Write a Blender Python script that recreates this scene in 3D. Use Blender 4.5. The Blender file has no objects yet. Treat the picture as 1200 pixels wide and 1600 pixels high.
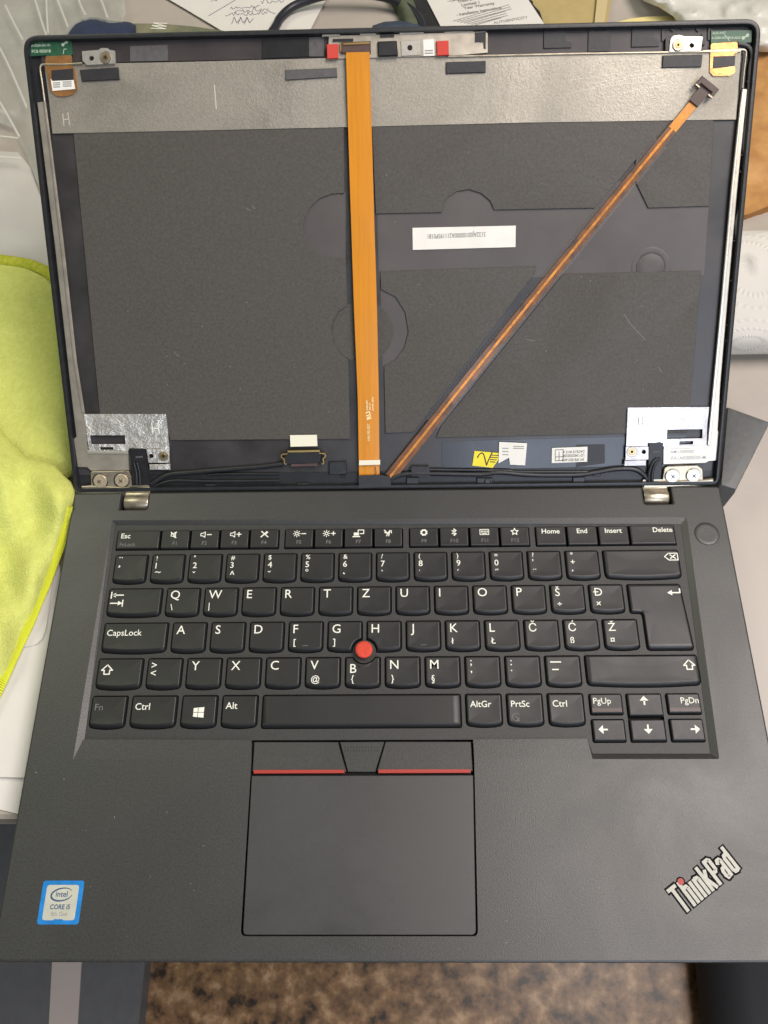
import bpy, bmesh, math, random
from mathutils import Vector, Matrix, noise
from mathutils.geometry import delaunay_2d_cdt
random.seed(7)
R_ = math.radians
scene = bpy.context.scene
col = scene.collection

# ---------------------------------------------------------------- camera
Z_T = 0.74                    # table top
DECK = Z_T + 0.020            # top of the keyboard deck
F_PX = 1300.0
RC = Matrix(((0.9997181, -0.0002949, -0.0237405),
             (-0.0104324, -0.9036777, -0.4280862),
             (-0.0213275, 0.4282132, -0.903426)))
CAM = Vector((0.1273395, -0.1608466, 0.3852772 + DECK))
cd = bpy.data.cameras.new('camera')
cam = bpy.data.objects.new('camera', cd)
col.objects.link(cam)
cd.sensor_fit = 'VERTICAL'
cd.sensor_height = 36.0
cd.sensor_width = 27.0
cd.lens = F_PX * 36.0 / 1600.0
cd.clip_start = 0.02
cd.clip_end = 50
m3 = RC.transposed() @ Matrix(((1, 0, 0), (0, -1, 0), (0, 0, -1)))
cam.matrix_world = Matrix.Translation(CAM) @ m3.to_4x4()
cd.dof.use_dof = True
cd.dof.focus_distance = 0.42
cd.dof.aperture_fstop = 45.0
scene.camera = cam

# ---------------------------------------------------------------- world and lamps
w = bpy.data.worlds.new('World')
scene.world = w
w.use_nodes = True
bg = w.node_tree.nodes['Background']
bg.inputs[0].default_value = (0.95, 1.0, 0.93, 1)
bg.inputs[1].default_value = 0.16


def area(name, loc, target, sx, sy, power, color):
    l = bpy.data.lights.new(name, 'AREA')
    l.shape = 'RECTANGLE'
    l.size = sx
    l.size_y = sy
    l.energy = power
    l.color = color
    o = bpy.data.objects.new(name, l)
    col.objects.link(o)
    o.location = loc
    o.rotation_euler = (Vector(target) - Vector(loc)).to_track_quat('-Z', 'Y').to_euler()
    return o


LT = (0.12, 0.0, Z_T)
area('ceiling_lamp', (0.86, 0.0, Z_T + 1.5), LT, 0.9, 0.7, 29, (1.0, 0.90, 0.85))
area('side_lamp', (-0.9, 0.75, Z_T + 1.6), LT, 0.6, 0.6, 8, (0.98, 1.0, 0.74))
area('window_light', (0.66, -1.25, Z_T + 0.95), LT, 0.8, 0.9, 13, (0.74, 0.83, 1.0))

scene.view_settings.view_transform = 'Standard'
scene.view_settings.look = 'None'
scene.view_settings.exposure = 0.0
scene.view_settings.gamma = 1.0


# ---------------------------------------------------------------- pixel helpers
def ray(u, v):
    return RC.transposed() @ Vector(((u - 600) / F_PX, (v - 800) / F_PX, 1.0))


def on_z(u, v, z):
    g = ray(u, v)
    return CAM + g * ((z - CAM.z) / g.z)


TH = 0.7055074
Y0 = 0.0347912
XL = -0.0441581
WID = 0.3355
LH = 0.2150627
YF = -0.1816707
LO = Vector((0, Y0, DECK))
LD = Vector((0, math.cos(TH), math.sin(TH)))
LN = Vector((0, -math.sin(TH), math.cos(TH)))
M_LID = Matrix(((1, 0, 0, LO.x), (0, LD.y, LN.y, LO.y), (0, LD.z, LN.z, LO.z), (0, 0, 0, 1)))
M_DECK = Matrix.Translation((0, 0, DECK))
M_TAB = Matrix.Translation((0, 0, Z_T))


def lid2(u, v, d):
    g = ray(u, v)
    o = LO + LN * d
    p = CAM + g * ((o - CAM).dot(LN) / g.dot(LN)) - o
    return (p.x, p.dot(LD))


def deck2(u, v, z=0.0):
    p = on_z(u, v, DECK + z)
    return (p.x, p.y)


def tab2(u, v, z=0.0):
    p = on_z(u, v, Z_T + z)
    return (p.x, p.y)


def T(x, y, z=0.0):
    return Matrix.Translation((x, y, z))


def RZ(a):
    return Matrix.Rotation(R_(a), 4, 'Z')


# ---------------------------------------------------------------- materials
def mat(name, c, rough=0.5, metal=0.0, spec=0.5, var=0.0, vscale=40.0, bump=0.0, bscale=800.0,
        c2=None, stretch=(1, 1, 1), rvar=0.0, trans=0.0, alpha=1.0, sheen=0.0, coat=0.0, detail=4.0, bdist=0.0003, smudge=0.0):
    m = bpy.data.materials.new(name)
    m.use_nodes = True
    nt = m.node_tree
    b = nt.nodes['Principled BSDF']
    b.inputs['Base Color'].default_value = (*c, 1)
    b.inputs['Roughness'].default_value = rough
    b.inputs['Metallic'].default_value = metal
    b.inputs['Specular IOR Level'].default_value = spec
    b.inputs['Transmission Weight'].default_value = trans
    b.inputs['Alpha'].default_value = alpha
    b.inputs['Coat Weight'].default_value = coat
    if sheen:
        b.inputs['Sheen Weight'].default_value = sheen
        b.inputs['Sheen Tint'].default_value = (*c, 1)
    if var or bump or rvar or c2:
        tc = nt.nodes.new('ShaderNodeTexCoord')
        mp = nt.nodes.new('ShaderNodeMapping')
        mp.inputs['Scale'].default_value = stretch
        nt.links.new(tc.outputs['Object'], mp.inputs['Vector'])
    if var or c2 or rvar:
        n = nt.nodes.new('ShaderNodeTexNoise')
        n.inputs['Scale'].default_value = vscale
        n.inputs['Detail'].default_value = detail
        n.inputs['Roughness'].default_value = 0.6
        nt.links.new(mp.outputs[0], n.inputs['Vector'])
        if c2 or var:
            r = nt.nodes.new('ShaderNodeValToRGB')
            lo = c2 if c2 else tuple(max(0, x * (1 - var)) for x in c)
            hi = c if c2 else tuple(min(1, x * (1 + var)) for x in c)
            r.color_ramp.elements[0].position = 0.32
            r.color_ramp.elements[1].position = 0.68
            r.color_ramp.elements[0].color = (*lo, 1)
            r.color_ramp.elements[1].color = (*hi, 1)
            nt.links.new(n.outputs['Fac'], r.inputs[0])
            nt.links.new(r.outputs[0], b.inputs['Base Color'])
        if rvar:
            mr = nt.nodes.new('ShaderNodeMapRange')
            mr.inputs['From Min'].default_value = 0.3
            mr.inputs['From Max'].default_value = 0.7
            mr.inputs['To Min'].default_value = max(0.03, rough - rvar)
            mr.inputs['To Max'].default_value = min(1, rough + rvar)
            nt.links.new(n.outputs['Fac'], mr.inputs[0])
            nt.links.new(mr.outputs[0], b.inputs['Roughness'])
    if smudge:
        n3 = nt.nodes.new('ShaderNodeTexNoise')
        n3.inputs['Scale'].default_value = 14
        n3.inputs['Detail'].default_value = 7
        n3.inputs['Roughness'].default_value = 0.62
        n3.inputs['Distortion'].default_value = 0.8
        nt.links.new(mp.outputs[0], n3.inputs['Vector'])
        m3_ = nt.nodes.new('ShaderNodeMapRange')
        m3_.inputs['From Min'].default_value = 0.35
        m3_.inputs['From Max'].default_value = 0.68
        m3_.inputs['To Min'].default_value = rough + smudge
        m3_.inputs['To Max'].default_value = rough - smudge
        nt.links.new(n3.outputs['Fac'], m3_.inputs[0])
        nt.links.new(m3_.outputs[0], b.inputs['Roughness'])
    if bump:
        n2 = nt.nodes.new('ShaderNodeTexNoise')
        n2.inputs['Scale'].default_value = bscale
        n2.inputs['Detail'].default_value = 3
        nt.links.new(mp.outputs[0], n2.inputs['Vector'])
        bp = nt.nodes.new('ShaderNodeBump')
        bp.inputs['Strength'].default_value = bump
        bp.inputs['Distance'].default_value = bdist
        nt.links.new(n2.outputs['Fac'], bp.inputs['Height'])
        nt.links.new(bp.outputs[0], b.inputs['Normal'])
    return m


MT = {}
MT['deck'] = mat('deck_plastic', (0.0325, 0.033, 0.031), 0.42, spec=0.62, var=0.22, vscale=1000, bump=0.22, bscale=1700, smudge=0.045)
MT['frame'] = mat('keyboard_frame_plastic', (0.029, 0.029, 0.028), 0.52, var=0.14, vscale=900, bump=0.3, bscale=1800)
MT['key'] = mat('key_plastic', (0.0105, 0.0105, 0.0108), 0.42, var=0.10, vscale=900, bump=0.03, bscale=2500, smudge=0.06)
MT['black'] = mat('black_plastic', (0.010, 0.010, 0.011), 0.42, var=0.3, vscale=200, bump=0.15, bscale=1500)
MT['void'] = mat('dark_underside', (0.004, 0.004, 0.004), 0.8)
MT['rim'] = mat('lid_rim_plastic', (0.016, 0.017, 0.019), 0.40, var=0.25, vscale=300, bump=0.2, bscale=1500)
MT['film'] = mat('black_film', (0.036, 0.033, 0.033), 0.34, spec=0.5, var=0.35, vscale=30, rvar=0.10, bump=0.1, bscale=120)
MT['graphite'] = mat('graphite_sheet', (0.070, 0.063, 0.054), 0.58, spec=0.4, var=0.17, vscale=750, bump=0.3, bscale=900, smudge=0.12)
MT['tape'] = mat('black_tape', (0.022, 0.021, 0.023), 0.5, var=0.2, vscale=300, bump=0.2, bscale=600)
MT['gtape'] = mat('grey_tape', (0.085, 0.080, 0.08), 0.6, var=0.15, vscale=400, bump=0.2, bscale=900)
MT['legend'] = mat('legend_print', (0.78, 0.78, 0.68), 0.6)
MT['dim'] = mat('dim_legend_print', (0.13, 0.13, 0.125), 0.6)
MT['red'] = mat('red_rubber', (0.60, 0.055, 0.028), 0.75, var=0.15, vscale=900, bump=0.4, bscale=2500)
MT['redstripe'] = mat('red_stripe', (0.36, 0.028, 0.018), 0.5)
MT['steel'] = mat('steel_bracket', (0.50, 0.45, 0.37), 0.36, metal=0.7, var=0.08, vscale=150, bump=0.05, bscale=500, rvar=0.06, stretch=(1, 1, 1))
MT['hinge'] = mat('hinge_steel', (0.42, 0.37, 0.28), 0.34, metal=0.8, var=0.15, vscale=250, rvar=0.08)
MT['screw'] = mat('screw_steel', (0.60, 0.57, 0.50), 0.32, metal=0.65, var=0.08, vscale=600)
MT['oldscrew'] = mat('worn_screw', (0.52, 0.43, 0.30), 0.4, metal=0.5, var=0.15, vscale=700)
MT['brass'] = mat('brass_insert', (0.50, 0.34, 0.16), 0.35, metal=1.0)
MT['copper'] = mat('copper_foil', (0.60, 0.29, 0.11), 0.36, metal=0.85, var=0.25, vscale=150, bump=0.5, bscale=180, bdist=0.0006)
MT['pcb'] = mat('green_board', (0.020, 0.085, 0.042), 0.4, var=0.2, vscale=300)
MT['white'] = mat('label_paper', (0.76, 0.74, 0.68), 0.65, var=0.04, vscale=100)
MT['cream'] = mat('cream_label', (0.80, 0.76, 0.60), 0.6)
MT['yellow'] = mat('yellow_label', (0.80, 0.66, 0.03), 0.55, var=0.06, vscale=100)
MT['ink'] = mat('ink', (0.03, 0.028, 0.028), 0.7)
MT['greyink'] = mat('grey_ink', (0.24, 0.23, 0.22), 0.7)
MT['pcbink'] = mat('board_print', (0.42, 0.50, 0.38), 0.6)
MT['flexink'] = mat('cable_print', (0.90, 0.74, 0.38), 0.6)
MT['flex'] = mat('orange_flex', (0.62, 0.235, 0.010), 0.34, var=0.06, vscale=60, coat=0.2, bump=0.12, bscale=60, bdist=0.0008, stretch=(9, 0.5, 1), detail=2)
MT['flexdark'] = mat('dark_orange_flex', (0.24, 0.082, 0.012), 0.34, c2=(0.055, 0.026, 0.012), vscale=130, coat=0.2, stretch=(1, 1, 1))
MT['trace'] = mat('copper_trace', (0.52, 0.20, 0.035), 0.3, metal=0.5, var=0.3, vscale=250)
MT['connector'] = mat('brown_stiffener', (0.075, 0.042, 0.034), 0.45, var=0.2, vscale=200)
MT['gold'] = mat('gold_contact', (0.75, 0.52, 0.22), 0.3, metal=1.0)
MT['logo'] = mat('logo_silver', (0.34, 0.34, 0.30), 0.5, metal=0.25, var=0.08, vscale=900)
MT['logodark'] = mat('logo_outline', (0.010, 0.010, 0.011), 0.9, spec=0.1)
MT['blue'] = mat('sticker_blue', (0.018, 0.21, 0.56), 0.22, var=0.18, vscale=160, coat=0.5)
MT['stickerlight'] = mat('sticker_silver', (0.62, 0.62, 0.52), 0.32, metal=0.3, var=0.08, vscale=120)
MT['blueink'] = mat('blue_ink', (0.03, 0.075, 0.16), 0.5)


def foil_material(name, base, dark, rough, sc, bump, metal=0.85, crumple=2.5, cs=26):
    """beaten aluminium foil: mottled grey-brown grain with faint horizontal rub lines"""
    m = bpy.data.materials.new(name)
    m.use_nodes = True
    nt = m.node_tree
    b = nt.nodes['Principled BSDF']
    b.inputs['Metallic'].default_value = metal
    tc = nt.nodes.new('ShaderNodeTexCoord')
    n1 = nt.nodes.new('ShaderNodeTexNoise')
    n1.inputs['Scale'].default_value = sc
    n1.inputs['Detail'].default_value = 5
    n1.inputs['Roughness'].default_value = 0.7
    nt.links.new(tc.outputs['Object'], n1.inputs['Vector'])
    n2 = nt.nodes.new('ShaderNodeTexNoise')
    n2.inputs['Scale'].default_value = cs
    n2.inputs['Detail'].default_value = 6
    n2.inputs['Distortion'].default_value = 0.6
    nt.links.new(tc.outputs['Object'], n2.inputs['Vector'])
    r1 = nt.nodes.new('ShaderNodeValToRGB')
    r1.color_ramp.elements[0].position = 0.3
    r1.color_ramp.elements[1].position = 0.72
    r1.color_ramp.elements[0].color = (*dark, 1)
    r1.color_ramp.elements[1].color = (*base, 1)
    nt.links.new(n1.outputs['Fac'], r1.inputs[0])
    nt.links.new(r1.outputs[0], b.inputs['Base Color'])
    mr = nt.nodes.new('ShaderNodeMapRange')
    mr.inputs['From Min'].default_value = 0.32
    mr.inputs['From Max'].default_value = 0.70
    mr.inputs['To Min'].default_value = rough + 0.16
    mr.inputs['To Max'].default_value = rough - 0.14
    nt.links.new(n2.outputs['Fac'], mr.inputs[0])
    nt.links.new(mr.outputs[0], b.inputs['Roughness'])
    bp = nt.nodes.new('ShaderNodeBump')
    bp.inputs['Strength'].default_value = bump
    bp.inputs['Distance'].default_value = 0.0006
    ad = nt.nodes.new('ShaderNodeMath')
    ad.operation = 'MULTIPLY_ADD'
    ad.inputs[1].default_value = crumple
    nt.links.new(n2.outputs['Fac'], ad.inputs[0])
    nt.links.new(n1.outputs['Fac'], ad.inputs[2])
    nt.links.new(ad.outputs[0], bp.inputs['Height'])
    nt.links.new(bp.outputs[0], b.inputs['Normal'])
    return m


MT['foil'] = foil_material('foil_sheet', (0.37, 0.34, 0.285), (0.28, 0.26, 0.215), 0.46, 1000, 0.30, 0.65, 5, 20)
MT['plate'] = foil_material('shiny_foil_plate', (0.72, 0.69, 0.64), (0.56, 0.53, 0.47), 0.28, 500, 0.8, 0.75, 9, 34)
MT['plateflat'] = foil_material('flat_foil_plate', (0.66, 0.63, 0.63), (0.46, 0.44, 0.44), 0.34, 260, 0.35, 0.6, 5, 55)

# ---------------------------------------------------------------- mesh helpers
WORLD = {}


def place(o, M, parent=None):
    col.objects.link(o)
    WORLD[o.name] = M.copy()
    if parent is not None:
        o.parent = parent
        o.matrix_basis = WORLD[parent.name].inverted() @ M
    else:
        o.matrix_basis = M
    return o


def smooth(me, ang=35):
    me.shade_smooth()
    me.set_sharp_from_angle(angle=R_(ang))


def link_mesh(name, me, m, M, parent=None):
    o = bpy.data.objects.new(name, me)
    if m is not None and len(me.materials) == 0:
        me.materials.append(MT[m] if isinstance(m, str) else m)
    return place(o, M, parent)


def from_bm(name, bm, m, M, parent=None, ang=35):
    bmesh.ops.recalc_face_normals(bm, faces=bm.faces)
    me = bpy.data.meshes.new(name)
    bm.to_mesh(me)
    bm.free()
    smooth(me, ang)
    return link_mesh(name, me, m, M, parent)


def thing(name, label, cat, loc, group=None):
    o = bpy.data.objects.new(name, None)
    o.empty_display_size = 0.02
    place(o, Matrix.Translation(loc))
    return tag(o, label, cat, group)


def tag(o, label, cat=None, group=None, kind=None):
    o['label'] = label
    if cat:
        o['category'] = cat
    if group:
        o['group'] = group
    if kind:
        o['kind'] = kind
    return o


def area2(p):
    return 0.5 * sum(p[i][0] * p[(i + 1) % len(p)][1] - p[(i + 1) % len(p)][0] * p[i][1] for i in range(len(p)))


def ccw(p):
    return list(p) if area2(p) > 0 else list(reversed(p))


def rounded(pts, r, seg=6):
    """round the corners of a polygon; r is one radius or one per corner"""
    n = len(pts)
    rs = r if isinstance(r, (list, tuple)) else [r] * n
    out = []
    for i in range(n):
        a, b, c = Vector(pts[i - 1]), Vector(pts[i]), Vector(pts[(i + 1) % n])
        d1, d2 = (a - b), (c - b)
        l1, l2 = d1.length, d2.length
        if rs[i] <= 0 or l1 < 1e-9 or l2 < 1e-9:
            out.append((b.x, b.y))
            continue
        d1.normalize()
        d2.normalize()
        half = max(0.05, d1.angle(d2) / 2)
        t = min(rs[i] / math.tan(half), l1 * 0.49, l2 * 0.49)
        p1, p2 = b + d1 * t, b + d2 * t
        for k in range(seg + 1):
            s = k / seg
            q = p1 * (1 - s) ** 2 + b * 2 * s * (1 - s) + p2 * s * s
            out.append((q.x, q.y))
    return out


def offset(p, d, down=0.0):
    """inset a CCW polygon by d along its vertex normals; extra inset for edges facing -y"""
    n = len(p)
    out = []
    for i in range(n):
        a, b, c = Vector(p[i - 1]), Vector(p[i]), Vector(p[(i + 1) % n])
        e1, e2 = (b - a), (c - b)
        if e1.length < 1e-9:
            e1 = e2
        if e2.length < 1e-9:
            e2 = e1
        e1.normalize()
        e2.normalize()
        n1, n2 = Vector((-e1.y, e1.x)), Vector((-e2.y, e2.x))
        nn = n1 + n2
        if nn.length < 1e-6:
            nn = n1
        nn.normalize()
        k = 1 / max(0.5, nn.dot(n1))
        q = b + nn * d * k
        if down and nn.y > 0:
            q = q + Vector((0, nn.y * down))
        out.append((q.x, q.y))
    return out


def loop_rings(bm, rings, cap_first=True, cap_last=True):
    """rings: list of lists of 3D points, same count"""
    vs = [[bm.verts.new(p) for p in r] for r in rings]
    n = len(vs[0])
    for a, b in zip(vs[:-1], vs[1:]):
        for i in range(n):
            bm.faces.new((a[i], a[(i + 1) % n], b[(i + 1) % n], b[i]))
    if cap_first:
        bm.faces.new(list(reversed(vs[0])))
    if cap_last:
        bm.faces.new(vs[-1])
    return vs


def prism(name, pts, z0, z1, m, M, parent=None, bev=0.0, ang=35):
    p = ccw(pts)
    bm = bmesh.new()
    if bev:
        rings = [[(x, y, z0) for x, y in p], [(x, y, z1 - bev) for x, y in p], [(x, y, z1) for x, y in offset(p, bev)]]
    else:
        rings = [[(x, y, z0) for x, y in p], [(x, y, z1) for x, y in p]]
    loop_rings(bm, rings)
    return from_bm(name, bm, m, M, parent, ang)


def fill_loops(bm, loops, z):
    """planar face area bounded by the first loop with the others as holes; returns vertex loops"""
    verts2 = []
    edges = []
    spans = []
    for lp in loops:
        s = len(verts2)
        verts2 += [Vector(p) for p in lp]
        k = len(lp)
        edges += [(s + i, s + (i + 1) % k) for i in range(k)]
        spans.append((s, k))
    vo, eo, fo, ov, oe, of = delaunay_2d_cdt(verts2, edges, [], 2 if len(loops) > 1 else 1, 1e-9)
    bv = [bm.verts.new((v.x, v.y, z)) for v in vo]
    mp = {}
    for i, src in enumerate(ov):
        for s in src:
            mp[s] = i
    for f in fo:
        try:
            bm.faces.new([bv[i] for i in f])
        except ValueError:
            pass
    return [[bv[mp[s + i]] for i in range(k)] for s, k in spans]


def pip(x, y, p):
    c = False
    n = len(p)
    for i in range(n):
        x1, y1 = p[i]
        x2, y2 = p[i - 1]
        if (y1 > y) != (y2 > y) and x < (x2 - x1) * (y - y1) / (y2 - y1) + x1:
            c = not c
    return c


def plate(name, outer, holes, z0, z1, m, M, parent=None):
    """flat plate with holes"""
    bm = bmesh.new()
    lo = [ccw(outer)] + [ccw(h) for h in holes]
    verts2, edges = [], []
    for lp in lo:
        s = len(verts2)
        verts2 += [Vector(p) for p in lp]
        edges += [(s + i, s + (i + 1) % len(lp)) for i in range(len(lp))]
    vo, eo, fo, ov, oe, of = delaunay_2d_cdt(verts2, edges, [], 0, 1e-9)
    top = [bm.verts.new((v.x, v.y, z1)) for v in vo]
    for f in fo:
        cx = sum(vo[i].x for i in f) / 3
        cy = sum(vo[i].y for i in f) / 3
        if pip(cx, cy, lo[0]) and not any(pip(cx, cy, h) for h in lo[1:]):
            bm.faces.new([top[i] for i in f])
    idx = {}
    for i, src in enumerate(ov):
        for s in src:
            idx[s] = i
    s = 0
    for lp in lo:
        k = len(lp)
        bot = [bm.verts.new((x, y, z0)) for x, y in lp]
        for i in range(k):
            a, b = top[idx[s + i]], top[idx[s + (i + 1) % k]]
            if a != b:
                bm.faces.new((a, bot[i], bot[(i + 1) % k], b))
        s += k
    for v in [v for v in bm.verts if not v.link_faces]:
        bm.verts.remove(v)
    return from_bm(name, bm, m, M, parent)


def circle(cx, cy, r, n=20):
    return [(cx + r * math.cos(2 * math.pi * i / n), cy + r * math.sin(2 * math.pi * i / n)) for i in range(n)]


def arc(cx, cy, r, a0, a1, n=10):
    return [(cx + r * math.cos(R_(a0 + (a1 - a0) * i / n)), cy + r * math.sin(R_(a0 + (a1 - a0) * i / n))) for i in range(n + 1)]


def catmull(pts, n=8):
    out = []
    P = [Vector(p) for p in pts]
    for i in range(len(P) - 1):
        p0 = P[max(0, i - 1)]
        p1, p2 = P[i], P[i + 1]
        p3 = P[min(len(P) - 1, i + 2)]
        for k in range(n):
            t = k / n
            out.append(0.5 * ((2 * p1) + (p2 - p0) * t + (2 * p0 - 5 * p1 + 4 * p2 - p3) * t * t + (3 * p1 - p0 - 3 * p2 + p3) * t ** 3))
    out.append(P[-1])
    return out


def tube(name, pts, r, m, M, parent=None, seg=8, n=6, flat=1.0):
    path = catmull(pts, n)
    bm = bmesh.new()
    rings = []
    for i, p in enumerate(path):
        t = (path[min(i + 1, len(path) - 1)] - path[max(0, i - 1)]).normalized()
        up = Vector((0, 0, 1)) if abs(t.z) < 0.95 else Vector((0, 1, 0))
        a = t.cross(up).normalized()
        b = a.cross(t).normalized()
        rings.append([p + a * (r * math.cos(2 * math.pi * k / seg)) + b * (r * flat * math.sin(2 * math.pi * k / seg)) for k in range(seg)])
    loop_rings(bm, rings)
    return from_bm(name, bm, m, M, parent, 60)


# ---- flat print: text and strokes
def raw_text(s, off):
    c = bpy.data.curves.new('t', 'FONT')
    c.body = s
    c.size = 1.0
    c.offset = off
    c.resolution_u = 3
    c.fill_mode = 'FRONT'
    o = bpy.data.objects.new('t', c)
    col.objects.link(o)
    bpy.context.view_layer.update()
    dg = bpy.context.evaluated_depsgraph_get()
    me = bpy.data.meshes.new_from_object(o.evaluated_get(dg))
    bpy.data.objects.remove(o)
    bpy.data.curves.remove(c)
    return me


_h = raw_text('H', 0)
CAP = max(v.co.y for v in _h.vertices) - min(v.co.y for v in _h.vertices)
bpy.data.meshes.remove(_h)


def text_bm(bm, s, cap, x=0, y=0, align='L', bold=0.012, xs=1.0, rot=0.0, z=0.0, shear=0.0):
    """print s into bm: cap = capital height; (x, y) = left/centre/right of the baseline"""
    me = raw_text(s, bold)
    if not me.vertices:
        bpy.data.meshes.remove(me)
        return
    k = cap / CAP
    xs0 = [v.co.x for v in me.vertices]
    sh = {'L': -min(xs0), 'C': -(min(xs0) + max(xs0)) / 2, 'R': -max(xs0)}[align]
    ca, sa = math.cos(R_(rot)), math.sin(R_(rot))
    vs = []
    for v in me.vertices:
        px, py = ((v.co.x + sh) + shear * v.co.y) * k * xs, v.co.y * k
        vs.append(bm.verts.new((x + px * ca - py * sa, y + px * sa + py * ca, z)))
    for p in me.polygons:
        try:
            bm.faces.new([vs[i] for i in p.vertices])
        except ValueError:
            pass
    bpy.data.meshes.remove(me)


_sz = [0]


def stroke_bm(bm, pts, wd, closed=False, z=0.0):
    P = [Vector(p) for p in pts]
    _sz[0] = (_sz[0] + 1) % 7
    zz = z + _sz[0] * 2e-6
    n = len(P)
    if closed:
        P = P + [P[0]]
        n += 1
    for i in range(n - 1):
        d = P[i + 1] - P[i]
        if d.length < 1e-9:
            continue
        d.normalize()
        nn = Vector((-d.y, d.x)) * wd / 2
        e = d * wd * 0.3
        q = [P[i] - e - nn, P[i + 1] + e - nn, P[i + 1] + e + nn, P[i] - e + nn]
        bm.faces.new([bm.verts.new((v.x, v.y, zz + (i % 2) * 1e-6)) for v in q])


def fill_bm(bm, pts, z=0.0):
    bm.faces.new([bm.verts.new((x, y, z)) for x, y in ccw(pts)])


def finish_print(name, bm, m, M, parent):
    me = bpy.data.meshes.new(name)
    bm.normal_update()
    bmesh.ops.recalc_face_normals(bm, faces=bm.faces)
    for f in bm.faces:
        if f.normal.z < 0:
            f.normal_flip()
    bm.to_mesh(me)
    bm.free()
    return link_mesh(name, me, m, M, parent)


# ================================================================ SETTING
def wood_table():
    m = mat('table_laminate', (0.42, 0.375, 0.325), 0.45, var=0.03, vscale=60, bump=0.08, bscale=900, spec=0.45, rvar=0.04)
    return m


ye = on_z(20, 1279, Z_T).y
table = thing('table', 'beige laminate table top the open laptop lies on', 'table', (0.3, 0.4, 0))
tp = rounded([(-0.75, ye), (1.05, ye), (1.05, 1.0), (-0.75, 1.0)], 0.01, 4)
prism('table_top', tp, Z_T - 0.028, Z_T, wood_table(), Matrix.Identity(4), table, bev=0.002)
MT['leg'] = mat('table_leg_paint', (0.10, 0.10, 0.105), 0.45)
for lx, ly in ((-0.70, 0.15), (1.0, 0.15), (-0.70, 0.95), (1.0, 0.95)):
    prism('leg', rounded([(lx - .022, ly - .022), (lx + .022, ly - .022), (lx + .022, ly + .022), (lx - .022, ly + .022)], .005, 3),
          0, Z_T - 0.028, 'leg', Matrix.Identity(4), table)


def floor_material():
    m = bpy.data.materials.new('mottled_floor')
    m.use_nodes = True
    nt = m.node_tree
    b = nt.nodes['Principled BSDF']
    b.inputs['Roughness'].default_value = 0.35
    tc = nt.nodes.new('ShaderNodeTexCoord')
    n1 = nt.nodes.new('ShaderNodeTexNoise')
    n1.inputs['Scale'].default_value = 44
    n1.inputs['Detail'].default_value = 9
    n1.inputs['Roughness'].default_value = 0.62
    n1.inputs['Distortion'].default_value = 0.0
    v1 = nt.nodes.new('ShaderNodeTexVoronoi')
    v1.inputs['Scale'].default_value = 60
    for n in (n1, v1):
        nt.links.new(tc.outputs['Object'], n.inputs['Vector'])
    r = nt.nodes.new('ShaderNodeValToRGB')
    e = r.color_ramp.elements
    e[0].position = 0.36
    e[0].color = (0.028, 0.017, 0.010, 1)
    e[1].position = 0.65
    e[1].color = (0.44, 0.27, 0.14, 1)
    x = e.new(0.45)
    x.color = (0.16, 0.082, 0.033, 1)
    x = e.new(0.54)
    x.color = (0.25, 0.135, 0.055, 1)
    nt.links.new(n1.outputs['Fac'], r.inputs[0])
    mx = nt.nodes.new('ShaderNodeMixRGB')
    mx.blend_type = 'OVERLAY'
    mx.inputs[0].default_value = 0.25
    nt.links.new(r.outputs[0], mx.inputs[1])
    nt.links.new(v1.outputs['Distance'], mx.inputs[2])
    hs = nt.nodes.new('ShaderNodeHueSaturation')
    hs.inputs['Saturation'].default_value = 0.95
    nt.links.new(mx.outputs[0], hs.inputs['Color'])
    nt.links.new(hs.outputs[0], b.inputs['Base Color'])
    return m


bm = bmesh.new()
for q in ((-3, -3), (3, -3), (3, 3), (-3, 3)):
    bm.verts.new((*q, 0))
bm.faces.new(bm.verts)
fl = from_bm('floor', bm, floor_material(), Matrix.Identity(4))
tag(fl, 'mottled brown floor below the table', None, None, 'structure')

# ================================================================ LAPTOP
LAP = thing('laptop', 'black laptop opened wide with its screen panel taken out', 'laptop', (XL + WID / 2, -0.075, Z_T))
XR = XL + WID

# ---- base shell
nl = [deck2(190, 770)[0], deck2(232, 770)[0]]
nr = [deck2(1004, 762)[0], deck2(1048, 762)[0]]
yn = Y0 - 0.0098
base_out = ccw(rounded([(XL, YF), (XR, YF), (XR, Y0), (nr[1], Y0), (nr[1], yn), (nr[0], yn), (nr[0], Y0),
                        (nl[1], Y0), (nl[1], yn), (nl[0], yn), (nl[0], Y0), (XL, Y0)],
                       [.006, .006, .002, .0008, .001, .001, .0008, .0008, .001, .001, .0008, .002], 6))
D = lambda u, v: deck2(u, v)
FZ = -0.0014       # level of the keyboard frame
well = [D(175, 813), D(114, 1187), D(393, 1187), D(376, 1463), D(747, 1463), D(741, 1186), D(918, 1186), D(1124, 1186), D(1073, 808)]
wr = rounded(well, [.001, .0004, .0003, .0022, .0022, .0003, .0003, .001, .002], 4)
bm = bmesh.new()
inset = offset(base_out, 0.0011)
lps = []
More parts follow.
